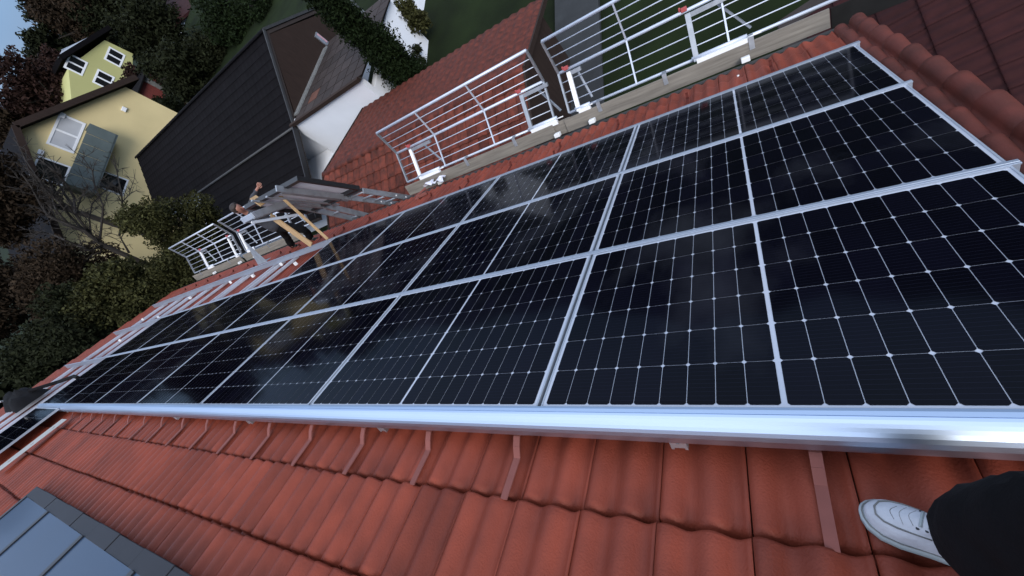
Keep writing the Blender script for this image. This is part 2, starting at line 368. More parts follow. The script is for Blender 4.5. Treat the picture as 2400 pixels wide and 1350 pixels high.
# ------------------------------------------------------------------ solar panels
PW, PH, PP, RP = 1.722, 1.134, 1.7387, 1.1592
U00 = -0.8610
def panel_meshes():
    fr = MB()
    for x0, x1, y0, y1 in ((0, PW, 0, .010), (0, PW, PH - .010, PH), (0, .0072, .010, PH - .010), (PW - .0072, PW, .010, PH - .010)):
        fr.box(x0, x1, y0, y1, -.030, .0015)
    bk = MB(); bk.add([(.0072, .010, -.001), (PW - .0072, .010, -.001), (PW - .0072, PH - .010, -.001), (.0072, PH - .010, -.001)], [(0, 1, 2, 3)])
    cw, chh, cc = .0903, .1810, .0075
    ce = MB(); a, h = cw / 2, chh / 2
    ce.add([(-a+cc, -h, 0), (a-cc, -h, 0), (a, -h+cc, 0), (a, h-cc, 0), (a-cc, h, 0), (-a+cc, h, 0), (-a, h-cc, 0), (-a, -h+cc, 0)], [tuple(range(8))])
    pos = []
    for r in range(6):
        for c in range(18):
            s = 1 if c >= 9 else -1; k = (c - 9) if c >= 9 else (8 - c)
            pos.append((PW / 2 + s * (.0070 + .0926 * (k + .5)), .018 + .1828 * (r + .5)))
    cs = MB()
    for x, y in pos: cs.add([(p[0] + x, p[1] + y, 0) for p in ce.v], [tuple(range(8))])
    return fr.mesh('frame', FRAMES), bk.mesh('backsheet', BACK), ce.mesh('cell', CELL), pos, cs.mesh('cells', CELL)
FRM, BKM, CEM, CPOS, CSM = panel_meshes()
def solar_panel(label, M, single, group='solar panels', frame=None, back=None):
    p = thing('solar_module', label, 'solar panel', M, group)
    put('frame', frame or FRM, p); put('backsheet', back or BKM, p)
    if single:
        for x, y in CPOS: put('cell', CEM, p, T((x, y, 0.0003)))
    else:
        o = put('cells', CSM, p, T((0, 0, .0003))); o['kind'] = 'stuff'
    return p
ordn = ['first', 'second', 'third', 'fourth', 'fifth', 'sixth', 'seventh']
rown = ['upper', 'middle', 'lowest']
for r in range(3):
    for k in range(4 if r == 2 else 7):
        u1 = U00 + PP * k + PW
        solar_panel('black solar panel of the %s row, %s from the right verge' % (rown[r], ordn[k]), RT(u1, RP * r + .001, 0), k < 3 and True)
solar_panel('lone black solar panel at the far end above the broad bright rail', RT(U00 + PP * 6 + PW, -PH - .075, 0), False)

# ------------------------------------------------------------------ mounting rack: rails and hooks under the panels
rack = thing('mounting_rack', 'aluminium mounting rack of long rails and hooks holding the solar panels', 'mounting rack', ROOF)
UE = 15.0
# broad upper edge rail: lip on the glass, flat top with a groove, rounded front, tall flank
pr = [(0.004, .002), (0.004, .0085), (-.006, .0095), (-.0215, .0095), (-.0222, .0070), (-.0238, .0070), (-.0245, .0095), (-.034, .0085), (-.044, .0045), (-.053, -.002), (-.0615, -.0105), (-.069, -.021), (-.075, -.034), (-.0795, -.050), (-.081, -.070), (-.081, -.076), (-.076, -.076), (-.070, -.050), (-.040, -.012), (-.002, -.012), (-.002, .002)]
b = MB(); b.prism(pr, -11.4, .98); b.build('insertion_rail', ALU, rack, smooth=False); b = MB(); b.box(-11.4, .98, -.048, -.002, -.0985, -.014); b.build('rail_core', ALUD, rack)
pr2 = [(-.005, .0016), (-.005, .008), (-.003, .0095), (.006, .0095), (.0075, .0072), (.0095, .0072), (.011, .0095), (.028, .0095), (.0315, .0065), (.0315, .0016), (.022, .0016), (.022, -.09), (.003, -.09), (.003, .0016)]
for r, u1 in ((1, 15.0), (2, 14.9)):
    b = MB(); b.prism(pr2, -u1, .885); b.build('insertion_rail', RAILM, rack, T((0, RP * r - .0265 + .001, 0)))
pr3 = [(-.012, .0016), (-.012, .011), (.030, .011), (.034, .006), (.034, -.09), (.003, -.09), (.003, .0016)]
b = MB(); b.prism(pr3, -15.1, .885); b.build('insertion_rail', RAILM, rack, T((0, RP * 3 - .0265, 0)))
# cross rails running down the slope under the insertion rails
cr = [(-.028, -.0985), (-.028, -.142), (-.018, -.142), (-.018, -.133), (.018, -.133), (.018, -.142), (.028, -.142), (.028, -.0985), (.006, -.0985), (.006, -.108), (-.006, -.108), (-.006, -.0985)]
def cross(u, v0, v1, dx=0):
    b = MB(); b.prism([(y + dx, z) for y, z in cr], v0, v1)
    # prism runs along x: turn it to run down the slope
    return b.build('cross_rail', ALUP if u > 6 else ALUD, rack, Matrix(((0, -1, 0, -u), (1, 0, 0, 0), (0, 0, 1, 0), (0, 0, 0, 1))))
for u in (.335, 1.93, 3.5, 5.0): cross(u, -.064, 3.52)
for u in (6.26, 6.42, 7.55, 8.05, 8.30, 9.35, 9.62, 10.6): cross(u, -.05 if u > 9.5 else 1.9, 3.56)
for u in (11.48, 11.62, 12.45, 12.62, 13.35, 13.5, 14.45, 14.66): cross(u, -1.3, 3.56)
# bright clamps standing on the bare rails
cl = MB(); cl.box(-.03, .03, -.02, .02, -.10, -.045); clm = cl.mesh('rail_clamp', WHITEM)
for u, v in ((6.9, 3.05), (7.75, 3.3), (8.7, 3.2), (9.9, 3.3), (11.9, 3.2), (12.5, 2.6), (13.2, 1.9), (13.9, 1.3), (14.2, 2.8), (12.2, .7), (14.0, .5)):
    put('rail_clamp', clm, rack, T(rl(u, v, 0)) @ Matrix.Rotation(rng.uniform(-.5, .5), 4, 'Z'))
# roof hooks: flat bar out of the course joint, up and back to the rail
hk = MB(); z0 = .030
pts = [(0, -.01, .020), (0, .165, .028), (0, .20, .062), (0, .235, .085), (0, .34, .09)]
for a, c in zip(pts, pts[1:]): hk.bar(a, c, .032, .006)
hkm = hk.mesh('roof_hook', HOOK)
for k in range(-1, 16):
    u = 1.005 + .5335 * (k - 0) if k >= 0 else -.05
    put('roof_hook', hkm, rack, T(rl(u, V0 + .002, NB + .024)) @ Matrix.Rotation(rng.uniform(-.02, .02), 4, 'Z'))
# triangular gusset plate on the eave rail
b = MB(); b.slab([(0, .02, 0), (-.42, .04, 0), (-.28, .10, .52)], (0, .006, 0)); b.slab([(-.05, .02, .01), (-.42, .04, .01), (-.42, .18, .01), (-.05, .16, .01)], (0, 0, .006))
b.build('gusset_plate', GALV, rack, T(rl(8.45, RP * 3, .01)))

# perforated strip and the flashing collectors
b = MB(); L0, W0 = .80, .30
hs = [.14, .40, .66]
xs = [0, .13, .165, W0]
b.box(0, .13, 0, L0, 0, .004); b.box(.165, W0, 0, L0, 0, .004)
ys = [0] + [q for h in hs for q in (h - .02, h + .02)] + [L0]
for a, c in zip(ys[::2], ys[1::2]): b.box(.13, .165, a, c, 0, .004)
b.box(0, .012, 0, L0, -.03, 0)
st = b.build('metal_strip', STRIP, None, RT(9.02, -1.0, -.085), bevel=.002)
tag(st, 'pale perforated metal strip lying up the tiles at the end of the panels', 'metal strip')
col = thing('solar_collector', 'blue glazed solar thermal collector let into the red tiles', 'solar collector', ROOF)
us = [6.55, 5.50, 4.32, 3.20, 2.13]; ve = -.99
for k in range(4):
    b = MB(); b.box(-us[k] + .03, -us[k+1] - .03, -3.0, ve - .05, -.115, -.105); b.build('pane', COLL, col)
for k in range(5):
    b = MB(); b.prism([(-us[k] - .03, -.15), (-us[k] - .026, -.095), (-us[k] + .026, -.095), (-us[k] + .03, -.15)], 3.0, -ve + .05)
    b.build('glazing_bar', BLACKF, col, Matrix(((0, 1, 0, 0), (-1, 0, 0, 0), (0, 0, 1, 0), (0, 0, 0, 1))))
b = MB(); 
for k in range(10):
    x0 = -6.64 + .475 * k; b.box(x0, x0 + .468, ve - .052, ve + .05 + .003 * (k % 2), -.165, -.108 + .004 * (k % 2))
b.build('flashing', COLLF, col, bevel=.004)
b = MB(); b.box(-6.66, -6.585, -3.0, ve - .052, -.165, -.112); b.build('flashing', COLLF, col, bevel=.004)

# ------------------------------------------------------------------ edge protection at the eave
PB, PM, PT = (5.19, .035), (5.36, .565), (5.185, 1.04)
def lerp(a, c, t): return tuple(x + (y - x) * t for x, y in zip(a, c))
def guard(label, uh, ul, feet, hangers):
    g = thing('guardrail_section', label, 'guardrail', RT(uh, 5.19, 0) , 'guardrail sections along the eave')
    inv = T(rl(uh, 5.19, 0)).inverted()
    P = lambda u, q: inv @ rl(u, q[0], q[1])
    for q, nm, r in ((PB, 'rail', .019), (PM, 'rail', .021), (PT, 'rail', .022)):
        MB().tube([P(uh, q), P(ul, q)], r, 10).build(nm, ALUP, g, smooth=True)
    for a, c in ((PB, PM), (PM, PT)):
        for t in (.25, .5, .75):
            MB().tube([P(uh, lerp(a, c, t)), P(ul, lerp(a, c, t))], .0075, 6).build('bar', ALUP, g, smooth=True)
    L = uh - ul
    for k, f in enumerate((0, .31, .655, 1)):
        u = uh - L * f; off = -.012 if 0 < k < 3 else 0
        ww = .022 if 0 < k < 3 else .04
        b = MB()
        for a, c in ((PB, PM), (PM, PT)):
            b.bar(P(u, (a[0] + off, a[1])), P(u, (c[0] + off, c[1])), .028 if ww > .03 else .02, ww)
        b.build('post', ALUP if k in (1, 2) else GALV, g)
    for (u, du, wh) in feet:
        b = MB(); b.bar(P(u, (PM[0] - .05, PM[1] - .03)), P(u, (PB[0] - .05, PB[1] - .02)), .06, .035); b.build('bracket_upright', WHITEM if wh else GALV, g)
        b = MB(); b.bar(P(u + .03, (PM[0] - .045, PM[1] - .055)), P(u + du, (PM[0] - .045, PM[1] - .055)), .05, .05); b.build('clamp_box', GALV, g)
        b = MB(); b.tube([P(u + .05, (PB[0] - .035, PB[1] + .02)), P(u + du, (PB[0] - .035, PB[1] + .02))], .024, 10); b.build('clamp_sleeve', ALUP, g, smooth=True)
        b = MB(); b.bar(P(u, (PB[0] - .07, PB[1] - .03)), P(u + du, (PB[0] - .07, PB[1] - .03)), .05, .07); b.build('clamp_box', WHITEM, g)
        s = 1 if du < 0 else -1
        b = MB(); q = P(u + .03 * s, (PM[0] - .005, PM[1] + .03)); b.box(q.x - .035, q.x + .035, q.y - .028, q.y + .028, q.z - .03, q.z + .022)
        b.box(q.x - .06, q.x - .035, q.y - .012, q.y + .012, q.z - .015, q.z + .035); b.build('lock_clip', CLIP, g, bevel=.008)
        b = MB(); b.bar(P(u + du * .55, (PM[0] + .02, PM[1] - .06)), P(u + du * 1.1, (PB[0] + .10, PB[1] + .06)), .03, .02); b.build('brace', GALV, g)
        b = MB(); b.box(-.045, .045, -.04, .05, 0, .055); b.build('eave_foot', WHITEM, g, inv @ T(rl(u + du * .9, 5.02, -.185)), bevel=.006)
        b = MB(); b.tube([P(u + du, (PB[0] - .09, PB[1] + .01)), P(u + du * 1.25, (PB[0] - .09, PB[1] + .01))], .008, 6); b.build('bolt', WHITEM, g, smooth=True)
    for u in hangers:
        b = MB(); b.bar(P(u, (PB[0] - .012, PB[1] + .015)), P(u, (PB[0] - .103, PB[1] - .0)), .055, .006); b.bar(P(u, (PB[0] - .103, PB[1] + .0)), P(u, (PB[0] - .102, PB[1] - .13)), .055, .005, (0, 1, 0)); b.build('board_hanger', GALV, g)
    return g
guard('guardrail section over the grey path, running out past the right verge tiles', 2.08, -1.15, [(1.92, -.18, True), (-.12 + .45, -.55, False)], [1.62, .72, -.25])
guard('guardrail section with two red clips in front of the red garage roof', 5.55, 2.33, [(5.17, -.5, True), (2.72, -.45, False)], [4.05, 3.05])
guard('guardrail section half hidden behind the installer at the ladder lift', 12.18, 8.98, [(12.0, -.35, True), (9.6, -.35, False)], [10.9])
guard('outermost guardrail section at the far end beside the evergreen shrub', 15.77, 12.49, [(14.6, -.35, True), (12.7, -.12, True)], [15.2, 13.2])
def toe(label, uh, ul, v=5.105):
    b = MB(); b.box(0, uh - ul, -.014, .014, -.195, 0)
    o = b.build('toe_board', PLANK, None, RT(uh, v, -.006), bevel=.004); return tag(o, label, 'board', 'toe boards under the guardrails')
toe('grey toe board below the guardrail section over the grey path', 2.17, -.97)
toe('grey toe board with plastic wrap on it below the red garage roof guardrail', 5.6, 2.36)
toe('short dark toe board lapping the joint between two grey boards', 2.42, 2.08, 5.135)
toe('toe board below the guardrail behind the installer', 12.35, 9.2)
toe('outermost toe board below the guardrail beside the evergreen shrub', 15.85, 12.5)
# dark overlap board past the verge
b = MB(); b.box(0, 1.6, -.014, .014, -.22, .0); tag(b.build('toe_board', DARKB, None, RT(-.985, 5.135, -.02), bevel=.004), 'dark metal toe board running on past the right verge', 'board', 'toe boards under the guardrails')
# crumpled wrap lying on the eave tiles by the board
b = MB(); cr_ = random.Random(5)
gx, gy = 9, 5
for j in range(gy):
    for i in range(gx):
        b.v.append((-.24 + .48 * i / (gx - 1) + cr_.uniform(-.02, .02), -.09 + .18 * j / (gy - 1) * (1 + .5 * math.sin(i * 1.3)) + cr_.uniform(-.015, .015), .04 + cr_.uniform(0, .075)))
for j in range(gy - 1):
    for i in range(gx - 1): b.f.append((j*gx+i, j*gx+i+1, (j+1)*gx+i+1, (j+1)*gx+i))
tag(b.build('plastic_wrap', PLASTIC, None, RT(4.75, 4.93, -.16)), 'crumpled pale plastic wrap lying on the eave tiles by the toe board', 'plastic wrap')
b = MB(); b.box(-.1, .1, -.03, .03, 0, .05); b.bar((-.1, 0, .05), (.12, .02, .1), .03, .03); b.box(-.13, -.06, -.06, .06, 0, .03)
tag(b.build('spare_bracket', HOOK, None, RT(4.85, 4.55, -.16) @ Matrix.Rotation(.4, 4, 'Z'), bevel=.004), 'rusty red loose bracket lying on the tiles below the plastic wrap', 'bracket')

# ------------------------------------------------------------------ ladder lift, carried panel, board, pole
d_ = Vector((0, -.82, .572)); nn_ = Vector((0, .572, .82))
LB = rl(0, 5.02, -.12)
lift = thing('ladder_lift', 'aluminium ladder lift leaning on the eave with a bent head', 'ladder lift', ROOF)
LP = lambda u, s, o=0: Vector((-u, LB.y, LB.z)) + d_ * s + nn_ * o
for u in (5.78, 6.22):
    b = MB(); b.bar(LP(u, -4.9), LP(u, 2.15 if u > 6 else .86), .10, .03, (1, 0, 0)); b.build('stringer', GALV, lift, bevel=.004)
for k in range(-16, 4):
    b = MB(); b.tube([LP(5.78, .27 * k), LP(6.22, .27 * k)], .017, 8); b.build('rung', GALV, lift, smooth=True)
for u in (5.78, 6.22):
    for k in range(-3, 1):
        b = MB(); b.tube([LP(u - .02, .25 * k + .1), LP(u + .02, .25 * k + .1)], .016, 8); b.build('bolt', WHITEM, lift, smooth=True)
kn = [(5.12, -.30), (4.05, .68), (3.88, .78), (3.06, .93)]
for u in (6.95, 7.28):
    b = MB()
    for a, c in zip(kn, kn[1:]): b.bar(rl(u, *a), rl(u, *c), .03, .115)
    b.build('knee_beam', GALV, lift, bevel=.004)
for f in (.15, .45, .8):
    q = lerp(kn[0], kn[1], f); b = MB(); b.tube([rl(6.95, *q), rl(7.28, *q)], .02, 8); b.build('rung', GALV, lift, smooth=True)
b = MB(); b.bar(rl(6.97, 3.75, .55), rl(7.22, 3.12, .84), .05, .05); b.bar(rl(6.93, 3.10, .93), rl(7.30, 3.08, .93), .06, .09); b.build('head_beam', ALUD, lift, bevel=.004)
for u, q in ((6.93, (4.0, .80)), (7.1, (4.2, .64)), (6.93, (4.5, .36))):
    b = MB(); c = rl(u, *q); b.tube([c + Vector((-.05, 0, 0)), c + Vector((.05, 0, 0))], .05, 10); b.build('pulley', ALUD, lift, smooth=True)
for k in range(3):
    b = MB(); b.bar(LP(6.45 + .28 * k, .7, .02), LP(6.45 + .28 * k, 1.95 + .1 * k, .02), .05, .03); b.build('carriage_bar', GALV, lift, bevel=.003)
b = MB(); b.bar(LP(5.8, .86, .03), LP(7.5, .86, .03), .06, .04); b.build('carriage_bar', BLACKF, lift)
blk = MB()
for x0, x1, y0, y1 in ((0, PW, 0, .05), (0, PW, PH - .07, PH), (0, .05, .05, PH - .07), (PW - .05, PW, .05, PH - .07)): blk.box(x0, x1, y0, y1, -.075, .0015)
# panel carried on the lift: its back faces the roof
Z_ = nn_; Y_ = d_; X_ = Vector((1, 0, 0))
org = LP(7.52, .90, .09)
Mp = ROOF @ Matrix(((X_.x, Y_.x, Z_.x, org.x), (X_.y, Y_.y, Z_.y, org.y), (X_.z, Y_.z, Z_.z, org.z), (0, 0, 0, 1)))
bk2 = MB(); bk2.add([(.03, .03, -.006), (PW - .03, .03, -.006), (PW - .03, PH - .03, -.006), (.03, PH - .03, -.006)], [(0, 1, 2, 3)])
solar_panel('black framed solar panel standing on the ladder lift with its grey back showing', Mp, False, 'solar panels', blk.mesh('frame', BLACKF), bk2.mesh('backsheet', GREYSHEET))
b = MB(); b.bar(rl(6.30, 3.47, .015), rl(6.82, 3.62, 1.0), .045, .03)
tag(b.build('batten', WOODN, None, ROOF, bevel=.003), 'thin new wooden batten leaning from the eave rail to the lift', 'batten')
b = MB(); b.bar(rl(6.78, 3.46, .02), rl(7.25, 3.50, .76), .13, .028, (0, 1, 0))
tag(b.build('plank', WOODN, None, ROOF, bevel=.003), 'broad wooden plank with a dirty top leaning beside the installer', 'plank')
b = MB(); b.bar(rl(7.05, 3.42, .98), rl(7.16, 3.42, 1.16), .13, .02); tag(b.build('wood_offcut', WOODN, None, ROOF), 'short wooden offcut clamped at the lift head by the raised arm', 'wood offcut')

# ------------------------------------------------------------------ neighbouring roofs and houses
def rows_roof(name, parent, mt, M, width, length, course, wave, h=.02, step=.025, seg=6):
    # stepped, waved tile courses as one mesh: x across, y down the slope
    b = MB(); nx = max(2, int(width / wave) * seg); xs = [width * i / nx for i in range(nx + 1)]
    nr = int(round(length / course)); course = length / nr
    for r in range(nr):
        k = len(b.v)
        for y, z in ((r * course, 0), ((r + 1) * course - .01, step), ((r + 1) * course, step * .5), ((r + 1) * course, -.01)):
            for x in xs: b.v.append((x, y, z + h * (.5 - .5 * math.cos(2 * math.pi * x / wave)) ** .8))
        n = nx + 1
        for j in range(3):
            for i in range(nx): b.f.append((k+j*n+i, k+j*n+i+1, k+(j+1)*n+i+1, k+(j+1)*n+i))
    o = b.build(name, mt, parent, M, smooth=True); o['kind'] = 'stuff'; return o
def frame3(o, x, y):
    x = Vector(x).normalized(); y = Vector(y); y = (y - x * x.dot(y)).normalized(); z = x.cross(y); o = Vector(o)
    return Matrix(((x.x, y.x, z.x, o.x), (x.y, y.y, z.y, o.y), (x.z, y.z, z.z, o.z), (0, 0, 0, 1)))

# lower wing of dark red tiles beyond the verge, rising away from us
wing = thing('side_building', 'neighbouring roof of dark red tiles below the right verge', 'building', T((4, 2, GZ))); WI = wing.matrix_basis.inverted()
bs = .34; ex = Vector((1, 0, bs)).normalized()
o0 = Vector((1.0, 0, -4.5 + bs * -.2))
at_ = tile_mesh('tile', TILEA, w=.30, l=.36, h=.022, nx=13, trough=False)
for j in range(13):
    for i in range(23):
        p = o0 + ex * (.36 * j) + Vector((0, -1.2 + .30 * i, 0))
        M = frame3(p, (0, 1, 0), -ex)
        put('tile', at_, wing, WI @ M)
b = MB(); c = [o0 + ex * a + Vector((0, y, -.03)) for a, y in ((-.3, -1.3), (5.0, -1.3), (5.0, 6.0), (-.3, 6.0))]
b.slab(c, (0, 0, -.12)); b.build('roof_deck', DECK, wing, WI)
b = MB(); b.box(1.1, 5.5, -1.0, 5.6, GZ - .2, -4.75); b.build('wall', WHITEP, wing, WI)

# red tiled garage under the eave
gar = thing('garage', 'low garage with a weathered red tiled gable roof below the guardrail', 'garage', T((-7.8, 7.5, GZ))); GI = gar.matrix_basis.inverted()
GX0, GX1, GYR, GZR = -11.75, -3.9, 7.47, -4.47
s1 = Vector((0, -3.15, -.98)).normalized(); s2 = Vector((0, 3.4, -1.0)).normalized()
gt = tile_mesh('tile', TILEG, w=.302, l=.36, h=.04, waves=1, nx=10, ph=0, trough=False)
for j in range(9):
    for i in range(26):
        p = Vector((GX1 - .302 * i, GYR, GZR)) + s1 * (.36 * (j + 1))
        put('tile', gt, gar, GI @ frame3(p, (-1, 0, 0), s1))
rows_roof('roof_tiles', gar, TILEG, GI @ frame3((GX0, GYR, GZR), (1, 0, 0), s2), GX1 - GX0, 3.55, .355, .302, h=.035, step=.03)
rt = MB()
for y, r in ((0, .085), (.36, .10)):
    for a in [math.pi * k / 6 for k in range(7)]: rt.v.append((math.cos(a) * r, y, math.sin(a) * r * .7))
for k in range(6): rt.f.append((k, k + 1, 8 + k, 7 + k))
rt.f.append(tuple(range(7, 14)))
rtm = rt.mesh('ridge_tile', TILEG, True)
for i in range(23): put('ridge_tile', rtm, gar, GI @ frame3((GX1 - .34 * i, GYR, GZR + .01), (0, 1, 0), (-1, 0, 0)))
b = MB(); b.slab([(GX0, GYR, GZR - .05), (GX1, GYR, GZR - .05), Vector((GX1, GYR, GZR - .05)) + s1 * 3.35, Vector((GX0, GYR, GZR - .05)) + s1 * 3.35], (0, 0, -.08))
b.slab([(GX0, GYR, GZR - .05), (GX1, GYR, GZR - .05), Vector((GX1, GYR, GZR - .05)) + s2 * 3.5, Vector((GX0, GYR, GZR - .05)) + s2 * 3.5], (0, 0, -.08)); b.build('roof_deck', DECK, gar, GI)
for X in (GX0 - .02, GX1 + .02):
    b = MB(); b.bar(Vector((X, GYR, GZR - .02)), Vector((X, GYR, GZR - .02)) + s2 * 3.6, .05, .14); b.bar(Vector((X, GYR, GZR - .02)), Vector((X, GYR, GZR - .02)) + s1 * 3.3, .05, .14)
    b.build('verge_board', WOODB, gar, GI)
b = MB(); b.box(GX0 + .2, GX1 - .2, 4.5, 10.5, GZ - .2, -5.62)
for X in (GX0 + .2, GX1 - .35): b.slab([(X, 4.5, -5.62), (X, 10.5, -5.62), (X, GYR, GZR - .16)], (.15, 0, 0))
b.build('wall', WOODB, gar, GI)

# dark tiled bungalow with a brown clad gable
dk = thing('bungalow', 'bungalow under a big dark tiled roof with a brown clad gable', 'house', T((-20, 14, GZ))); DI = dk.matrix_basis.inverted()
XG, XL, YR, ZR, YE, ZE = -15.0, -30.3, 14.22, -2.77, 11.0, -4.55
n1 = Vector((0, YE - YR, ZE - ZR)); n2 = Vector((0, YR - YE, ZE - ZR))
rows_roof('roof_tiles', dk, TILED, DI @ frame3((XL, YR, ZR), (1, 0, 0), n1), XG - XL, n1.length + .12, .36, .30, h=.012, step=.03)
rows_roof('roof_tiles', dk, TILED, DI @ frame3((XG, YR, ZR), (-1, 0, 0), n2), XG - XL, n2.length + .1, .36, .30, h=.012, step=.03)
b = MB()
for nv in (n1, n2): b.slab([(XL, YR, ZR - .05), (XG, YR, ZR - .05), Vector((XG, YR, ZR - .05)) + nv, Vector((XL, YR, ZR - .05)) + nv], (0, 0, -.14))
b.build('roof_deck', DECK, dk, DI)
for k in range(42):
    put('ridge_tile', bpy.data.meshes.get('dark_ridge') or (lambda me: (setattr(me, 'name', 'dark_ridge'), me.materials.clear(), me.materials.append(TILED), me)[-1])(rtm.copy()), dk, DI @ frame3((XG - .365 * k, YR, ZR + .02), (0, 1, 0), (-1, 0, 0)))
for nv in (n1, n2):
    b = MB(); a = Vector((XG + .03, YR, ZR + .03)); b.bar(a, a + nv * 1.02, .035, .10); b.build('verge_strip', GUTTER, dk, DI)
b = MB(); b.slab([(XG - .02, YE + .35, -4.65), (XG - .02, YE + .6, -5.9), (XG - .02, YR * 2 - YE - .4, -5.9), (XG - .02, YR * 2 - YE - .4, -4.6), (XG - .02, YR, ZR - .2)], (-.2, 0, 0)); b.build('gable_cladding', WOODB, dk, DI)
b = MB(); b.box(XL + .4, XG - .3, YE + .35, 2 * YR - YE - .4, GZ - .2, -4.6); b.build('wall', WHITEP, dk, DI)
b = MB(); b.tube([(XL, YE - .12, ZE - .03), (XG, YE - .12, ZE - .03)], .05, 8); b.build('gutter', GUTTER, dk, DI, smooth=True)
wv = at_x(748, 90, XG)
b = MB(); b.box(XG - .01, XG + .05, wv.y - .10, wv.y + .16, wv.z - .40, wv.z + .20); f = b.build('window', ALUD, dk, DI)
b = MB(); b.box(XG + .051, XG + .06, wv.y + .06, wv.y + .13, wv.z - .34, wv.z + .14); b.build('curtain', PINK, f)
# white walled wing whose shallow roof of square panels falls away from us
XW = -10.85; zt0 = -4.50; sl_ = -.14
b = MB(); b.box(XG - .25, XW, YE, YE + .25, GZ - .2, zt0 - .04); b.box(XW - .25, XW, YE + .25, 15.6, GZ - .2, zt0 - .75); b.build('wall', WHITEP, dk, DI)
b = MB(); b.slab([(XG, YE, zt0 - .03), (XW + .1, YE, zt0 - .03), (XW + .1, 15.8, zt0 - .03 + sl_ * 4.8), (XG, 15.8, zt0 - .03 + sl_ * 4.8)], (0, 0, -.1)); b.build('wing_deck', DECK, dk, DI)
pm = MB(); pm.box(.02, .60, .02, .60, 0, .02); pmm = pm.mesh('roof_panel', BROWNSH); pmo = pm.mesh('roof_panel', ORANGESH)
fy = Vector((0, 1, sl_)).normalized()
for i in range(7):
    for j in range(8):
        p = Vector((XG + .1 + .62 * i - (.0), YE + .05, zt0 - .02)) + fy * (.62 * j)
        put('roof_panel', pmo if (i, j) == (1, 1) else pmm, dk, DI @ frame3(p, (1, 0, 0), fy))
b = MB(); a = Vector((XG + .1, YE + .4, zt0 + .04 + sl_ * .4)); b.bar(a, a + fy * 4.1, .30, .06); b.build('flashing_strip', STONE, dk, DI)
b = MB(); b.bar((XG - .1, YE - .06, zt0 - .02), (XW + .12, YE - .06, zt0 - .02), .12, .14); b.build('eaves_board', WOODB, dk, DI)
# lower dark roof reaching towards us under the eave
lo = Vector((0, -1.66, -.80)); a0 = Vector((-24.5, YE - .1, -4.62))
rows_roof('lower_roof_tiles', dk, TILED, DI @ frame3(a0, (1, 0, 0), lo), 24.5 + XG, 3.7, .37, .30, h=.006, step=.03)
b = MB(); e = lo.normalized() * 3.7; b.slab([a0 - Vector((0, 0, .04)), a0 + Vector((24.5 + XG, 0, -.04)), a0 + Vector((24.5 + XG, 0, -.04)) + e, a0 + e - Vector((0, 0, .04))], (0, 0, -.16)); b.build('lower_roof_deck', DECK, dk, DI)
b = MB(); b.box(-24.2, XG - .3, 8.1, YE + .3, GZ - .2, -6.45); b.build('wall', WHITEP, dk, DI)
b = MB(); a = Vector((XG + .02, YE - .1, -4.6)); b.bar(a, a + e, .05, .2); b.build('verge_board', BLACKF, dk, DI)

# yellow gabled house with a grey balcony
XY = -34.0
yh = thing('yellow_house', 'yellow rendered gabled house with a grey sheet metal balcony', 'house', T((XY - 6, 15, GZ))); YI = yh.matrix_basis.inverted()
ap = at_x(25, 300, XY); er = at_x(300, 190, XY); hw = er.y - ap.y
b = MB(); b.slab([(XY, ap.y - hw + .5, GZ - .2), (XY, ap.y + hw - .5, GZ - .2), (XY, ap.y + hw - .5, er.z + .1), (XY, ap.y, ap.z - .25), (XY, ap.y - hw + .5, er.z + .1)], (-12, 0, 0)); b.build('wall', YELLOW, yh, YI)
for s in (-1, 1):
    b = MB(); b.slab([(XY + .55, ap.y, ap.z), (XY + .55, ap.y + s * hw * 1.04, er.z - (ap.z - er.z) * .04), (XY - 12.4, ap.y + s * hw * 1.04, er.z - (ap.z - er.z) * .04), (XY - 12.4, ap.y, ap.z)], (0, 0, -.28)); b.build('roof', TILED, yh, YI)
    b = MB(); b.bar((XY + .58, ap.y, ap.z - .1), (XY + .58, ap.y + s * hw * 1.04, er.z - (ap.z - er.z) * .04 - .1), .06, .32); b.build('verge_board', WOODB, yh, YI)
def window(parent, I, X, yc, zc, wd, ht, glass=GLASSD, split=False, fw=.09, fm=WHITEM):
    b = MB(); b.box(X - .05, X + .04, yc - wd/2, yc + wd/2, zc - ht/2, zc - ht/2 + fw).box(X - .05, X + .04, yc - wd/2, yc + wd/2, zc + ht/2 - fw, zc + ht/2)
    b.box(X - .05, X + .04, yc - wd/2, yc - wd/2 + fw, zc - ht/2 + fw, zc + ht/2 - fw).box(X - .05, X + .04, yc + wd/2 - fw, yc + wd/2, zc - ht/2 + fw, zc + ht/2 - fw)
    if split: b.box(X - .05, X + .03, yc - fw/2, yc + fw/2, zc - ht/2 + fw, zc + ht/2 - fw)
    f = b.build('window', fm, parent, I)
    for s in ((-1, 1) if split else (0,)):
        b = MB(); y0, y1 = (yc - wd/2 + fw, yc + wd/2 - fw) if s == 0 else ((yc - wd/2 + fw, yc - fw/2) if s < 0 else (yc + fw/2, yc + wd/2 - fw))
        b.box(X - .03, X + .012, y0, y1, zc - ht/2 + fw, zc + ht/2 - fw); b.build('pane', glass, f)
    return f
def wpix(pts, X):
    q = [at_x(*p, X) for p in pts]; ys = [p.y for p in q]; zs = [p.z for p in q]
    return sum(ys) / len(q), sum(zs) / len(q)
c = wpix([(141, 275), (199, 302), (168, 352), (113, 322)], XY); window(yh, YI, XY, c[0], c[1], 2.2, 1.15, BLIND, True, .12)
c = wpix([(96, 373), (156, 395), (140, 428), (80, 408)], XY); window(yh, YI, XY, c[0], c[1], 1.35, 1.35)
c = wpix([(237, 406), (298, 428), (285, 452), (224, 430)], XY); window(yh, YI, XY, c[0], c[1], 1.2, 1.4)
XB = XY + 1.15
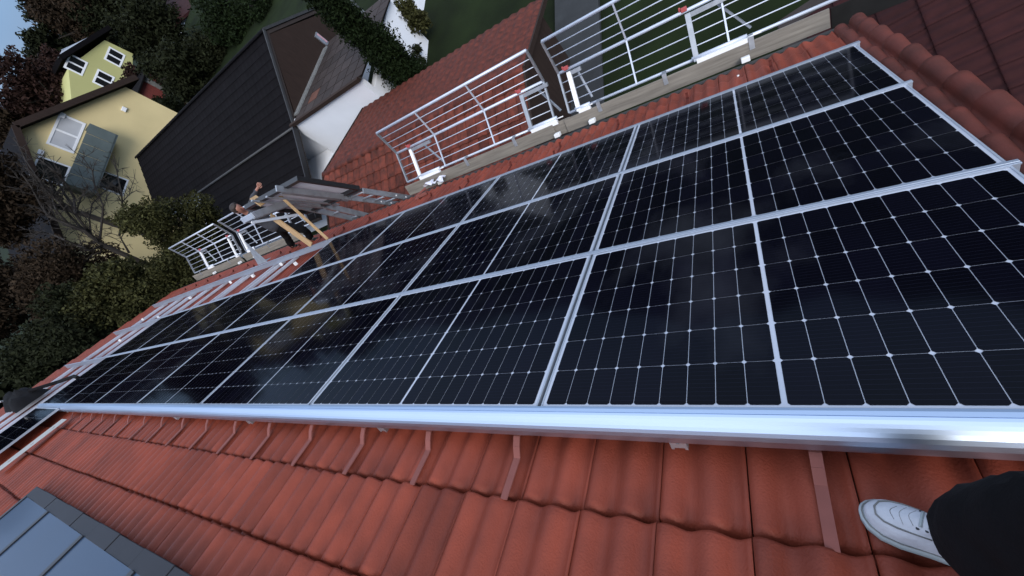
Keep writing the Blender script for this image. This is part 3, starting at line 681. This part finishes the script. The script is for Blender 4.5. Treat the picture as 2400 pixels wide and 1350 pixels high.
bt0, bt1 = at_x(211, 288, XB), at_x(156, 430, XB); bb0 = at_x(262, 306, XB)
y0, y1, zt, zb = bt1.y, bt0.y, bt0.z, bb0.z - .25
for k in range(6):
    ya = y0 + (y1 - y0) * k / 6; yb = y0 + (y1 - y0) * (k + 1) / 6 - .03
    b = MB(); b.box(XB - .04, XB, ya, yb, zb, zt); b.build('balcony_panel', GREYGREEN, yh, YI)
b = MB(); b.box(XY, XB - .05, y0, y1, zb - .1, zb + .08); b.box(XY, XB - .05, y0, y0 + .05, zb + .08, zt); b.box(XY, XB - .05, y1 - .05, y1, zb + .08, zt); b.build('balcony', GREYGREEN, yh, YI)
for q in ((290, 257), (95, 358), (146, 271)):
    p = at_x(*q, XY); b = MB(); b.box(XY, XY + .12, p.y - .15, p.y + .15, p.z - .12, p.z + .12); b.build('wall_box', WHITEM, yh, YI, bevel=.02)

# lime yellow house farther up the slope
XF = -55.0
lh = thing('lime_house', 'small lime yellow house with three dark windows up the slope', 'house', T((XF - 4, 32, -6.8))); LI = lh.matrix_basis.inverted()
poly = [at_x(*p, XF) for p in [(160, 158), (245, 94), (312, 126), (305, 230), (205, 300), (168, 240)]]
b = MB(); b.slab([(XF, p.y, p.z) for p in poly], (-7, 0, 0)); b.build('wall', LIME, lh, LI)
p0, p1 = at_x(143, 146, XF), at_x(258, 74, XF); up = Vector((0, 0, .5)); 
b = MB(); b.slab([p0 + Vector((.6, 0, 0)), p1 + Vector((.6, 0, 0)), p1 + Vector((-8, 0, 0)), p0 + Vector((-8, 0, 0))], (0, .2, .35)); b.build('roof', TILED, lh, LI)
q0, q1 = at_x(145, 118, XF), at_x(245, 73, XF)
b = MB(); b.tube([q0, q1], .07, 6); b.slab([q0, q1, p1 + Vector((.5, 0, .3)), p0 + Vector((.5, 0, .3))], (-.3, 0, 0)); b.build('roof_edge', GALV, lh, LI)
for q in ((178, 152), (269, 134), (243, 187)):
    p = at_x(*q, XF); window(lh, LI, XF, p.y, p.z, 1.75, 1.35, GLASSD, True, .16)
# grey white house and red roof at the top edge
XH = -62.0
gh = thing('pale_house', 'pale grey house with a dark red roof half hidden by trees', 'house', T((XH - 4, 55, -6.5))); HH = gh.matrix_basis.inverted()
poly = [at_x(*p, XH) for p in [(405, 70), (520, -30), (560, 20), (460, 110)]]
b = MB(); b.slab([(XH, p.y, p.z) for p in poly], (-8, 0, 0)); b.build('wall', WHITEP, gh, HH)
p0, p1 = at_x(398, 76, XH), at_x(528, -40, XH)
b = MB(); b.slab([p0 + Vector((.5, 0, 0)), p1 + Vector((.5, 0, 0)), p1 + Vector((-6, 0, 3.5)), p0 + Vector((-6, 0, 3.5))], (0, 0, .3)); b.build('roof', TILEA, gh, HH)
# red outbuilding
XS = -47.0; p = at_x(352, 205, XS)
rs = thing('red_shed', 'small red boarded shed with a pale corner post', 'shed', T((XS, p.y, -7.2))); RI = rs.matrix_basis.inverted()
b = MB(); b.box(XS - 3, XS, p.y - 2.2, p.y + 1.4, -7.5, p.z + .6); b.build('wall', REDW, rs, RI)
b = MB(); b.box(XS, XS + .15, p.y + .3, p.y + .75, -7.5, p.z + .7); b.build('post', STONE, rs, RI)
b = MB(); b.slab([(XS + .4, p.y - 2.5, p.z + .6), (XS + .4, p.y + 1.7, p.z + .6), (XS - 3.3, p.y + 1.7, p.z + .9), (XS - 3.3, p.y - 2.5, p.z + .9)], (0, 0, .12)); b.build('roof', TILED, rs, RI)
# white garden wall and pole
wl = MB(); wl.box(-11.75, -11.5, 14.0, 23, GZ - .2, -5.36); tag(wl.build('garden_wall', WHITEP), 'white rendered garden wall half grown over behind the conifer', 'wall')
wc = at_z(868, 45, GZ)
b = MB(); b.tube([(wc.x, wc.y, GZ), (wc.x, wc.y, GZ + 4.2)], .10, 10); po = b.build('metal_pole', GALV, smooth=True); tag(po, 'pale metal pole with a thick foot standing behind the conifer', 'pole')
b = MB(); b.box(wc.x - .2, wc.x + .2, wc.y - .2, wc.y + .2, GZ - .1, GZ + .35); b.build('foot', WHITEM, po)

# ------------------------------------------------------------------ trees and shrubs
def leaf_mesh(name, mt, blobs, n, size, flat=.5, hollow=.35):
    # blobs: (centre, radii); leaves as small bent quads spread through the volume
    vol = np.array([r[0]*r[1]*r[2] for _, r in blobs]); vol = vol ** (2/3); cnt = np.maximum(1, (n * vol / vol.sum()).astype(int))
    P = []
    for (c, r), k in zip(blobs, cnt):
        d = nrg.normal(size=(k, 3)); d /= np.linalg.norm(d, axis=1)[:, None]
        rad = hollow + (1 - hollow) * nrg.random(k) ** .6
        lump = 1 + .22 * np.sin(d[:, 0] * 5 + c[0] * 3) * np.sin(d[:, 1] * 6 + c[1]) + .15 * np.sin(d[:, 2] * 9 + c[2])
        P.append(np.array(c) + d * (rad * lump)[:, None] * np.array(r))
    P = np.concatenate(P); k = len(P)
    a = nrg.normal(size=(k, 3)); a /= np.linalg.norm(a, axis=1)[:, None]
    q = nrg.normal(size=(k, 3)); q -= a * (a * q).sum(1)[:, None]; q /= np.linalg.norm(q, axis=1)[:, None]
    s = size * (.5 + nrg.random(k))[:, None]
    V = np.stack([P - a * s, P + q * s * flat, P + a * s, P - q * s * flat], 1).reshape(-1, 3)
    me = bpy.data.meshes.new(name); me.vertices.add(4 * k); me.vertices.foreach_set('co', V.ravel())
    me.loops.add(4 * k); me.loops.foreach_set('vertex_index', np.arange(4 * k, dtype=np.int32))
    me.polygons.add(k); me.polygons.foreach_set('loop_start', np.arange(0, 4 * k, 4, dtype=np.int32))
    me.materials.append(mt); me.update(calc_edges=True); return me
def tree(name, label, cat, mt, centre, r, n, size, trunk=True, zscale=1.15, group=None, gz=None, lobes=9):
    c = Vector(centre); g = GZ if gz is None else gz
    t = thing(name, label, cat, T((c.x, c.y, g)), group); I = t.matrix_basis.inverted()
    bl = [((0, 0, c.z - g), (r * .62, r * .62, r * .62 * zscale))]
    for k in range(lobes):
        d = Vector((rng.gauss(0, 1), rng.gauss(0, 1), rng.gauss(0, .9))).normalized()
        rr = r * rng.uniform(.28, .48)
        bl.append(((d.x * r * .62, d.y * r * .62, c.z - g + d.z * r * .66 * zscale), (rr, rr, rr)))
    put('crown', leaf_mesh('crown', mt, bl, n, size), t)
    if trunk:
        b = MB(); h = c.z - g
        b.tube([(0, 0, -.2), (rng.uniform(-.1, .1), 0, h * .5), (0, rng.uniform(-.2, .2), h + r * .3)], max(.1, r * .09), 8, max(.03, r * .02))
        for k in range(6):
            a = rng.uniform(0, 6.28); z = h * rng.uniform(.5, .95)
            b.tube([(0, 0, z), (math.cos(a) * r * .35, math.sin(a) * r * .35, z + r * .25), (math.cos(a) * r * .7, math.sin(a) * r * .7, z + r * .45)], r * .035, 5, r * .01)
        b.build('trunk', BARK, t)
    return t
TREES = [
 ('evergreen_shrub', 'big glossy evergreen shrub between the yellow house and the far guardrail', 'shrub', LEAF_O, (405, 530), -20, 1.75, 25500, 0.054),
 ('evergreen_shrub', 'loose olive shrub with pale glints below the bare tree', 'shrub', LEAF_O, (400, 640), -18.5, 1.25, 18700, 0.050),
 ('evergreen_shrub', 'low olive shrub along the verge left of the far rails', 'shrub', LEAF_O, (300, 700), -19, 1.35, 20400, 0.054),
 ('dark_shrub', 'dense dark green shrub just past the bare rail ends', 'shrub', LEAF_D, (190, 770), -20, 1.5, 20400, 0.058),
 ('dark_shrub', 'dark shrub close to the outer end of the lowest rail', 'shrub', LEAF_D, (90, 840), -22, 1.5, 15300, 0.065),
 ('dark_shrub', 'brownish dark shrub under the bare tree boughs', 'shrub', LEAF_B, (170, 660), -25, 1.9, 20400, 0.065),
 ('brown_tree', 'brown leafed tree at the left edge below the yellow house', 'tree', LEAF_B, (40, 700), -28, 2.6, 20400, 0.086),
 ('brown_tree', 'dark brown tree hiding the left verge of the yellow house', 'tree', LEAF_B, (-22, 440), -31, 2.9, 23800, 0.086),
 ('brown_tree', 'tall brown tree at the left edge above the yellow gable', 'tree', LEAF_B, (45, 300), -62, 2.6, 13600, 0.187),
 ('rust_tree', 'rust red tree behind the yellow gable roof', 'tree', LEAF_R, (118, 225), -60, 3.8, 13600, 0.187),
 ('rust_tree', 'dark red tree beside the lime house', 'tree', LEAF_R, (140, 195), -64, 3.4, 10200, 0.187),
 ('dark_tree', 'dark tree with its ragged top against the sky', 'tree', LEAF_D, (128, 135), -74, 4.0, 13600, 0.216),
 ('dark_tree', 'tall dark tree at the upper left sky edge', 'tree', LEAF_D, (172, 55), -76, 5.0, 13600, 0.216),
 ('dark_tree', 'dark tree standing right behind the lime house', 'tree', LEAF_B, (215, 55), -70, 5.5, 13600, 0.216),
 ('dark_tree', 'broad dark tree at the top edge above the lime house', 'tree', LEAF_D, (300, 30), -66, 6.0, 15300, 0.216),
 ('dark_tree', 'dark tree between the lime house and the pale house', 'tree', LEAF_D, (365, 85), -56, 4.6, 15300, 0.187),
 ('dark_tree', 'olive dark tree over the ridge end of the bungalow', 'tree', LEAF_D, (430, 170), -44, 3.3, 15300, 0.144),
 ('dark_tree', 'shaggy dark tree in front of the pale house', 'tree', LEAF_D, (500, 130), -43, 3.4, 15300, 0.144),
 ('dark_tree', 'dark green tree above the middle of the bungalow ridge', 'tree', LEAF_G, (570, 60), -38, 3.6, 17000, 0.130),
 ('dark_tree', 'dark green tree behind the brown gable peak', 'tree', LEAF_G, (640, 10), -33, 3.3, 17000, 0.115),
 ('dark_tree', 'dark green tree at the top edge behind the wing roof', 'tree', LEAF_G, (760, -30), -27, 3.0, 15300, 0.101),
 ('low_shrub', 'low reddish shrub by the red shed', 'shrub', LEAF_R, (325, 200), -50, 2.0, 6800, 0.144),
 ('low_shrub', 'low dark shrub at the left end of the bungalow ridge', 'shrub', LEAF_D, (385, 260), -38, 1.6, 8500, 0.108),
 ('tall_tree', 'tall dark tree just beyond the far gable end of the roof', 'tree', LEAF_D, None, (-27.5, -.6, 2.2), 3.6, 12000, .2),
 ('tall_tree', 'taller dark tree beyond the far gable end on the ridge side', 'tree', LEAF_D, None, (-28.5, -7, 3.0), 4.4, 12000, .2),
]
for nm, lb, ct, mt, px, X, r, n, s in TREES:
    c = at_x(*px, X) if px else Vector(X); g = GZ + max(0, math.hypot(c.x, c.y) - 60) * .012
    tree(nm, lb, ct, mt, c, r, n, s, zscale=1.1, gz=g)
# climbing shrubs at the foot of the garden wall
c = at_x(955, 40, -10.9); tree('climbing_shrub', 'straggly olive shrub growing over the top of the garden wall', 'shrub', LEAF_O, (-11.0, c.y, c.z), .85, 6000, .07, zscale=1.3)
c = at_x(975, 130, -10.9); tree('climbing_shrub', 'small dark creeper at the near corner of the garden wall', 'shrub', LEAF_D, (-11.0, c.y, c.z), .5, 2500, .06)
c = at_x(1010, 190, -10.0); tree('low_shrub', 'low dark shrub between the garden wall and the garage eave', 'shrub', LEAF_D, (c.x, c.y, GZ + .5), .7, 3000, .06, trunk=False)
# tall conifer
def conifer(x, y, ztop, r):
    t = thing('conifer', 'tall slim dark green conifer between the white wing and garage roof', 'tree', T((x, y, GZ)))
    h = ztop - GZ; bl = []
    for k in range(26):
        f = k / 25; rr = r * (1.0 - .55 * f ** 2.2) * rng.uniform(.85, 1.05)
        bl.append(((rng.uniform(-.06, .06), rng.uniform(-.06, .06), .4 + (h - .6) * f), (rr, rr, h / 20)))
    put('crown', leaf_mesh('crown', LEAF_G, bl, 42000, .05, .4, .5), t)
    b = MB(); b.tube([(0, 0, -.2), (0, 0, h * .9)], .13, 8, .03); b.build('trunk', BARK, t)
conifer(-9.95, 11.95, -.8, .78)

# bare tree in front of the yellow house
def bare_tree():
    X = -21.0
    f = lambda x, y, dx=0: at_x(x / 3.97, 300 + y / 3.97, X + dx)
    base = at_x(440, 690, X); base = Vector((X, base.y, GZ))
    t = thing('bare_tree', 'leafless tree spreading its boughs across the yellow wall', 'tree', T(base)); I = t.matrix_basis.inverted()
    r_ = random.Random(21); br = MB(); tw = MB()
    stem = [base, Vector((X, base.y + .1, GZ + 2.2)), f(1500, 1330), f(960, 1090)]
    MB().tube(stem, .16, 8, .085).build('trunk', BARK, t, I)
    lines = [([(960,1090),(790,960),(640,900),(450,820),(385,720),(300,560),(200,420)], .075),
      ([(960,1090),(850,1000),(700,800),(690,650),(620,520),(500,400),(330,260)], .06),
      ([(790,960),(660,830),(560,700),(430,580),(330,440),(240,300),(160,130)], .05),
      ([(640,900),(520,760),(480,640),(380,520),(300,400)], .035),
      ([(930,1040),(950,850),(960,720),(880,540),(860,400),(760,260)], .04),
      ([(1110,1000),(1150,820),(1130,600),(1090,420),(1060,250)], .04), ([(1200,1160),(1110,1000)], .05),
      ([(830,1140),(600,1040),(460,980),(330,960)], .04), ([(960,1090),(830,1140)], .05),
      ([(850,1000),(830,840),(860,700),(920,640),(1000,560)], .03), ([(700,800),(760,640),(820,520)], .025),
      ([(1130,700),(1200,620),(1240,500)], .022), ([(560,700),(600,560),(560,420)], .022), ([(450,820),(480,700),(420,600)], .022)]
    k = 0
    for ln, r in lines:
        dx = [r_.uniform(-.5, .5) * (i > 0) for i in range(len(ln))]
        pts = [f(x, y, d) for (x, y), d in zip(ln, dx)]
        MB().tube(pts, r, 6, r * .3).build('branch', BARK, t, I)
        for i in range(len(pts) - 1):
            for q in range(6):
                p = pts[i].lerp(pts[i + 1], r_.random()); d = (pts[i+1] - pts[i]).normalized()
                e = (d + Vector((r_.gauss(0, .7), r_.gauss(0, .7), r_.gauss(.2, .6)))).normalized(); L = r_.uniform(.25, .8)
                m1 = p + e * L * .5; e2 = (e + Vector((r_.gauss(0, .4), r_.gauss(0, .4), r_.gauss(.1, .4)))).normalized()
                tw.tube([p, m1, m1 + e2 * L * .5], .014, 3, .006)
                for z in range(3):
                    e3 = (e2 + Vector((r_.gauss(0, .8), r_.gauss(0, .8), r_.gauss(0, .8)))).normalized()
                    tw.tube([m1, m1 + e3 * L * .5], .009, 3, .005)
    o = tw.build('twigs', BARK, t, I); o['kind'] = 'stuff'
bare_tree()

# ------------------------------------------------------------------ people
def skin(name, mt, nodes, edges, parent, root=0, sub=2):
    bm = bmesh.new(); lay = bm.verts.layers.skin.verify(); vs = []
    for i, (p, r) in enumerate(nodes):
        v = bm.verts.new(p); v[lay].radius = (r, r) if not isinstance(r, tuple) else r; v[lay].use_root = (i == root); vs.append(v)
    for a, c in edges: bm.edges.new((vs[a], vs[c]))
    me = bpy.data.meshes.new(name); bm.to_mesh(me); bm.free(); me.materials.append(mt)
    o = put(name, me, parent)
    k = o.modifiers.new('skin', 'SKIN'); k.use_smooth_shade = True; k.branch_smoothing = .6
    s = o.modifiers.new('smooth', 'SUBSURF'); s.levels = sub; s.render_levels = sub
    return o
def chain(nodes, edges, start, pts):
    k = start
    for p, r in pts:
        nodes.append((p, r)); edges.append((k, len(nodes) - 1)); k = len(nodes) - 1
    return k
def person(label, M, J, jacket, trousers, hairm, shoe=True, hem=.075, fingers=True):
    # J: joint positions in local space
    t = thing('person', label, 'person', M); V = Vector
    j = {k: V(v) for k, v in J.items()}
    nodes = [(j['pelvis'], .05)]; edges = []
    c = chain(nodes, edges, 0, [(j['pelvis'].lerp(j['neck'], .35), .07), (j['pelvis'].lerp(j['neck'], .75), .075), (j['neck'], .055)])
    hd = (j['head'] - j['neck']).normalized(); fw = V(J['look']).normalized(); fw = (fw - hd * fw.dot(hd)).normalized(); sd = hd.cross(fw)
    hc = j['head']
    chain(nodes, edges, c, [(j['neck'].lerp(hc, .5), .055), (hc - hd * .035 + fw * .02, .078), (hc + hd * .055 - fw * .008, .088), (hc + hd * .095 - fw * .01, .05)])
    chest = 2
    jk = [(j['pelvis'] + V((0, 0, -.10)), .178), (j['pelvis'] + V((0, 0, .04)), .168), (j['pelvis'].lerp(j['neck'], .45), .16), (j['pelvis'].lerp(j['neck'], .78), .178), (j['neck'] - hd * .035, .115), (j['neck'] + hd * .01, .072)]; je = [(0, 1), (1, 2), (2, 3), (3, 4), (4, 5)]
    tr = [(j['pelvis'] + V((0, 0, .06)), .15), (j['pelvis'] - V((0, 0, .06)), .165)]; te = [(0, 1)]
    for s in 'LR':
        a = chain(nodes, edges, chest, [(j['sh' + s], .045), (j['sh' + s].lerp(j['el' + s], .5), .048), (j['el' + s], .034), (j['el' + s].lerp(j['wr' + s], .4), .036), (j['wr' + s], .028)])
        hdv = (j['wr' + s] - j['el' + s]).normalized(); pn = V(J.get('palm' + s, (0, 0, 1))); acr = hdv.cross(pn).normalized(); pn = acr.cross(hdv)
        pm = chain(nodes, edges, a, [(j['wr' + s] + hdv * .05, (.036, .016))])
        for q, ln in ((-1.5, .062), (-.5, .078), (.5, .084), (1.5, .074)):
            b0 = j['wr' + s] + hdv * .09 + acr * q * .019
            chain(nodes, edges, pm, [(b0, .0095), (b0 + hdv * ln * .5 - pn * .008, .0085), (b0 + hdv * ln * .8 - pn * .026, .0075)])
        b0 = j['wr' + s] + hdv * .035 + acr * .034
        chain(nodes, edges, pm, [(b0, .0105), (b0 + hdv * .03 + acr * .02 - pn * .012, .0095), (b0 + hdv * .055 + acr * .018 - pn * .026, .008)])
        chain(jk, je, 3, [(j['sh' + s], .088), (j['sh' + s].lerp(j['el' + s], .5), .07), (j['el' + s], .062), (j['el' + s].lerp(j['wr' + s], .5), .056), (j['el' + s].lerp(j['wr' + s], .93), .043)])
        f = V(J['toe' + s]) - j['an' + s]; f.z = 0; f.normalize()
        chain(nodes, edges, 0, [(j['hip' + s], .03), (j['hip' + s].lerp(j['kn' + s], .5), .058), (j['kn' + s], .055), (j['kn' + s].lerp(j['an' + s], .35), .056), (j['an' + s], .036), (j['an' + s] - V((0, 0, .05)), .038), (V(J['toe' + s]) - f * .03, .034)])
        chain(tr, te, 1, [(j['hip' + s], .125), (j['hip' + s].lerp(j['kn' + s], .5), .102), (j['kn' + s], hem * 1.12), (j['kn' + s].lerp(j['an' + s], .5), hem * 1.05), (j['an' + s].lerp(j['kn' + s], .0) + V((0, 0, -.005)), hem)])
        # shoe: sole and upper
        an = j['an' + s]; toe = V(J['toe' + s]); up = V(J.get('up', (0, 0, 1))); ax = (toe - an); ax = (ax - up * ax.dot(up)).normalized(); side = up.cross(ax)
        L = .285; o0 = toe - ax * L; gnd = toe
        outline = [(0, 0), (.004, .02), (.02, .034), (.08, .038), (.15, .042), (.20, .050), (.235, .049), (.262, .039), (.277, .024), (.284, .009), (.285, 0)]
        ring = [(x, y) for x, y in outline] + [(x, -y) for x, y in outline[-2:0:-1]]
        b = MB(); n = len(ring)
        for h, g in ((0, .98), (.004, 1.03), (.024, 1.03), (.026, .97)):
            for x, y in ring: b.v.append(o0 + ax * (L/2 + (x - L/2) * g) + side * y * g + up * (h + (.014 * max(0, (x - .22) / .065) ** 2)))
        for r in range(3):
            for k in range(n): b.f.append((r*n+k, r*n+(k+1) % n, (r+1)*n+(k+1) % n, (r+1)*n+k))
        b.f += [tuple(range(n))[::-1], tuple(range(3*n, 4*n))]
        if shoe:
            sh = b.build('shoe_sole', SOLE if shoe == 'white' else BLACKC, t, None, smooth=True)
            b = MB()
            for h, g, sx in ((.022, .95, 1), (.036, .95, 1), (.052, .90, .985), (.064, .76, .94), (.076, .56, .80), (.095, .46, .57), (.115, .42, .48)):
                for x, y in ring:
                    xx = x * sx; b.v.append(o0 + ax * (L * .03 + xx * .95) + side * y * g + up * (h + .012 * max(0, (x - .22) / .065) ** 2 * (1 if h < .05 else .3)))
            for r in range(6):
                for k in range(n): b.f.append((r*n+k, r*n+(k+1) % n, (r+1)*n+(k+1) % n, (r+1)*n+k))
            b.f.append(tuple(range(6*n, 7*n)))
            b_up = b
            ob = b.build('shoe', SHOE if shoe == 'white' else BLACKC, t, None, smooth=True)
            k = ob.modifiers.new('smooth', 'SUBSURF'); k.levels = k.render_levels = 1
            b = MB()
            sm = MB(); sm.tube([o0 + ax * (L/2 + (x - L/2) * .985) + side * y * .985 + up * (.0275 + (.014 * max(0, (x - .22) / .065) ** 2)) for x, y in ring + ring[:1]], .0016, 5); sm.build('welt_seam', STONE, t, smooth=True)
            from mathutils.bvhtree import BVHTree
            bv = BVHTree.FromPolygons([Vector(q) for q in b_up.v], b_up.f)
            def on(x, y, lift=.0006):
                h = bv.ray_cast(o0 + ax * x + side * y + up * .3, -up)[0]
                return (h if h is not None else o0 + ax * x + side * y + up * .06) + up * lift
            useam = [on(x, y) for x, y in [(.150, -.030), (.18, -.0325), (.21, -.033), (.235, -.029), (.252, -.019), (.258, 0), (.252, .019), (.235, .029), (.21, .033), (.18, .0325), (.150, .030)]]
            sm = MB(); sm.tube(useam, .0021, 6); sm.build('mudguard_seam', STONE, t, smooth=True)
            for q_, w_ in ((.222, .018), (.205, .023), (.188, .020)):
                sm = MB(); sm.tube([on(q_ + .006 * math.cos(k_ * .8), w_ * k_ / 3, -.0004) for k_ in range(-3, 4)], .0010, 5); sm.build('crease', STONE, t, smooth=True)
            for q_ in (.172, .156, .140):
                sm = MB(); sm.tube([on(q_, .0065 * k_, .0022) for k_ in range(-3, 4)], .0036, 6); sm.build('shoelace', SOLE, t, smooth=True)
                for sy_ in (-1, 1):
                    e_ = on(q_ + .004, sy_ * .023); sm = MB(); sm.tube([e_, e_ + up * .0015], .0034, 8); sm.build('eyelet', GREYC, t)
            cap = [(o0 + ax * (.232 - .050 * (q / 6) ** 2) + side * (.0405 * q / 6) + up * (.0705 - .020 * abs(q / 6) ** 2.2)) for q in range(-6, 7)]
            for q in ():
                lc = [(o0 + ax * (q - .004 * abs(k_)) + side * (.0075 * k_) + up * (.0735 + (.165 - q) * .42 - .0012 * k_ * k_)) for k_ in range(-3, 4)]
                sm = MB(); sm.tube(lc, .0032, 6); sm.build('shoelace', SHOE, t, smooth=True)
    skin('body', SKIN, nodes, edges, t)
    for nm, mt_, nn__, ee in (('jacket', jacket, jk, je), ('trousers', trousers, tr, te)):
        o = skin(nm, mt_, nn__, ee, t, sub=3)
        tx = bpy.data.textures.get('folds') or bpy.data.textures.new('folds', 'CLOUDS'); tx.noise_scale = .11; tx.noise_depth = 2
        dm = o.modifiers.new('folds', 'DISPLACE'); dm.texture = tx; dm.strength = .045; dm.mid_level = .5; dm.texture_coords = 'LOCAL'
    # face: eyes, nose, mouth, ears, hair
    b = MB()
    for sy in (-1, 1): b.tube([hc + fw * .082 + sd * sy * .032 + hd * .012, hc + fw * .089 + sd * sy * .032 + hd * .012], .010, 8)
    b.build('eyes', GLASSD, t)
    b = MB(); b.bar(hc + fw * .078 + hd * .012, hc + fw * .105 - hd * .022, .022, .02)
    for sy in (-1, 1): b.tube([hc + sd * sy * .080 - fw * .005 - hd * .025, hc + sd * sy * .090 - fw * .012 + hd * .02], .016, 6)
    b.build('nose_and_ears', SKIN, t, bevel=.004)
    b = MB(); b.bar(hc + fw * .084 - hd * .052 - sd * .024, hc + fw * .084 - hd * .052 + sd * .024, .006, .006); b.build('mouth', CLIP, t)
    b = MB()
    for jx in range(9):
        for ix in range(16):
            th = math.pi * .60 * jx / 8; a = 2 * math.pi * ix / 16
            d = hd * math.cos(th) + (fw * math.cos(a) + sd * math.sin(a)) * math.sin(th)
            cut = max(0, d.dot(fw)) * .35 if th > .75 else 0
            b.v.append(hc + hd * .035 - fw * .008 + d * (.104 + rng.uniform(-.003, .003) - cut * .16))
    for jx in range(8):
        for ix in range(16): b.f.append((jx*16+ix, jx*16+(ix+1) % 16, (jx+1)*16+(ix+1) % 16, (jx+1)*16+ix))
    b.build('hair', hairm, t, smooth=True)
    return t
# installer crouching at the eave, one arm up to the panel on the lift
fA, fB = rw(9.05, 4.52, -.185), rw(8.10, 4.48, -.185)
org = Vector((-8.5, 3.6, fA.z)); L_ = lambda p: Vector(p) - org
up_ = ROOF.to_3x3() @ Vector((0, 0, 1))
J = dict(pelvis=(-8.28, 3.62, -1.90), neck=(-8.36, 3.68, -1.40), head=(-8.27, 3.66, -1.20),
  shL=(-8.52, 3.78, -1.45), elL=(-8.25, 3.80, -1.62), wrL=at_y(612, 496, 3.66), shR=(-8.15, 3.60, -1.42), elR=at_y(588, 476, 3.74), wrR=at_y(603, 442, 3.86),
  hipL=(-8.40, 3.70, -1.98), knL=(-8.72, 3.70, -2.33), anL=fA + Vector((.08, 0, .10)), toeL=fA + Vector((.22, -.02, 0)),
  hipR=(-8.18, 3.58, -1.98), knR=(-7.95, 3.62, -2.36), anR=fB + Vector((-.05, 0, .10)), toeR=fB + Vector((.15, -.04, .0)))
J = {k: L_(v) for k, v in J.items()}; J['look'] = (1, .1, -.1); J['palmR'] = (0, -1, 0); J['palmL'] = (0, 0, 1)
person('installer in grey jacket and black trousers reaching up at the ladder lift', T(org), J, GREYC, BLACKC, HAIR, 'black')
# the photographer: only the left shoe and trouser leg are in the picture
ft = rw(-.13, -.205, -.172)
org = Vector((ft.x + .25, ft.y - .25, ft.z)); L_ = lambda p: Vector(p) - org
ph = CW
toe2 = rw(-.28, -.62, -.172)
axu = ROOF.to_3x3() @ Vector((1, 0, 0))
J = dict(pelvis=(.55, -.50, .93), neck=(.47, -.47, 1.46), head=(.42, -.45, 1.63),
  shL=(.47, -.63, 1.39), elL=(.42, -.62, 1.16), wrL=CW - CZ * .10 + CX * -.02 + Vector((.10, -.13, -.02)), shR=(.49, -.29, 1.40), elR=(.47, -.17, 1.20), wrR=CW - CZ * .12 + CX * .13 + Vector((.06, -.02, 0)),
  hipL=(.55, -.60, .86), knL=(.50, -.58, .46), anL=toe2 + Vector((.22, 0, .09)), toeL=toe2,
  hipR=(.56, -.34, .87), knR=(.40, -.195, .46), anR=ft + Vector((.172, -.022, .09)), toeR=ft)
J = {k: L_(v) for k, v in J.items()}; J['look'] = (-1, .35, -.35); J['up'] = up_
person('photographer with one white sneaker and black trouser leg in view on the tiles', T(org), J, BLACKC, BLACKC, HAIR, 'white', hem=.110)
# phone the picture is taken with, behind its own lens
pc = CW - CZ * .016 + CX * .055
b = MB(); b.box(-.078, .078, -.037, .037, -.004, .004)
Mph = Matrix(((CX.x, CY.x, CZ.x, pc.x), (CX.y, CY.y, CZ.y, pc.y), (CX.z, CY.z, CZ.z, pc.z), (0, 0, 0, 1)))
tag(b.build('phone', BLACKF, None, Mph, bevel=.003), 'black phone held up by the photographer', 'phone')
# black tool bag with straps lying across the rails at the far end
b = MB(); r_ = random.Random(9); nx, ny = 12, 8
for j in range(ny):
    for i in range(nx):
        x = -.75 + 1.5 * i / (nx - 1); y = -.28 + .56 * j / (ny - 1)
        e = max(0, 1 - (2 * i / (nx - 1) - 1) ** 4) * max(0, 1 - (2 * j / (ny - 1) - 1) ** 4)
        b.v.append((x + r_.uniform(-.03, .03), y + r_.uniform(-.03, .03), e * (.24 + r_.uniform(-.07, .09))))
for j in range(ny - 1):
    for i in range(nx - 1): b.f.append((j*nx+i, j*nx+i+1, (j+1)*nx+i+1, (j+1)*nx+i))
bag = b.build('tool_bag', BLACKC, None, RT(13.2, .08, .0), smooth=True); tag(bag, 'crumpled black tool bag lying over the bare rail ends', 'tool bag')
b = MB(); b.tube([(.6, .1, .18), (1.0, .42, .05), (1.6, .55, .03), (2.1, .50, .02)], .035, 6); b.build('strap', BLACKC, bag)
b = MB(); b.tube([(-.2, -.2, .24), (-.12, -.24, .27)], .02, 6); b.build('buckle', WHITEM, bag)
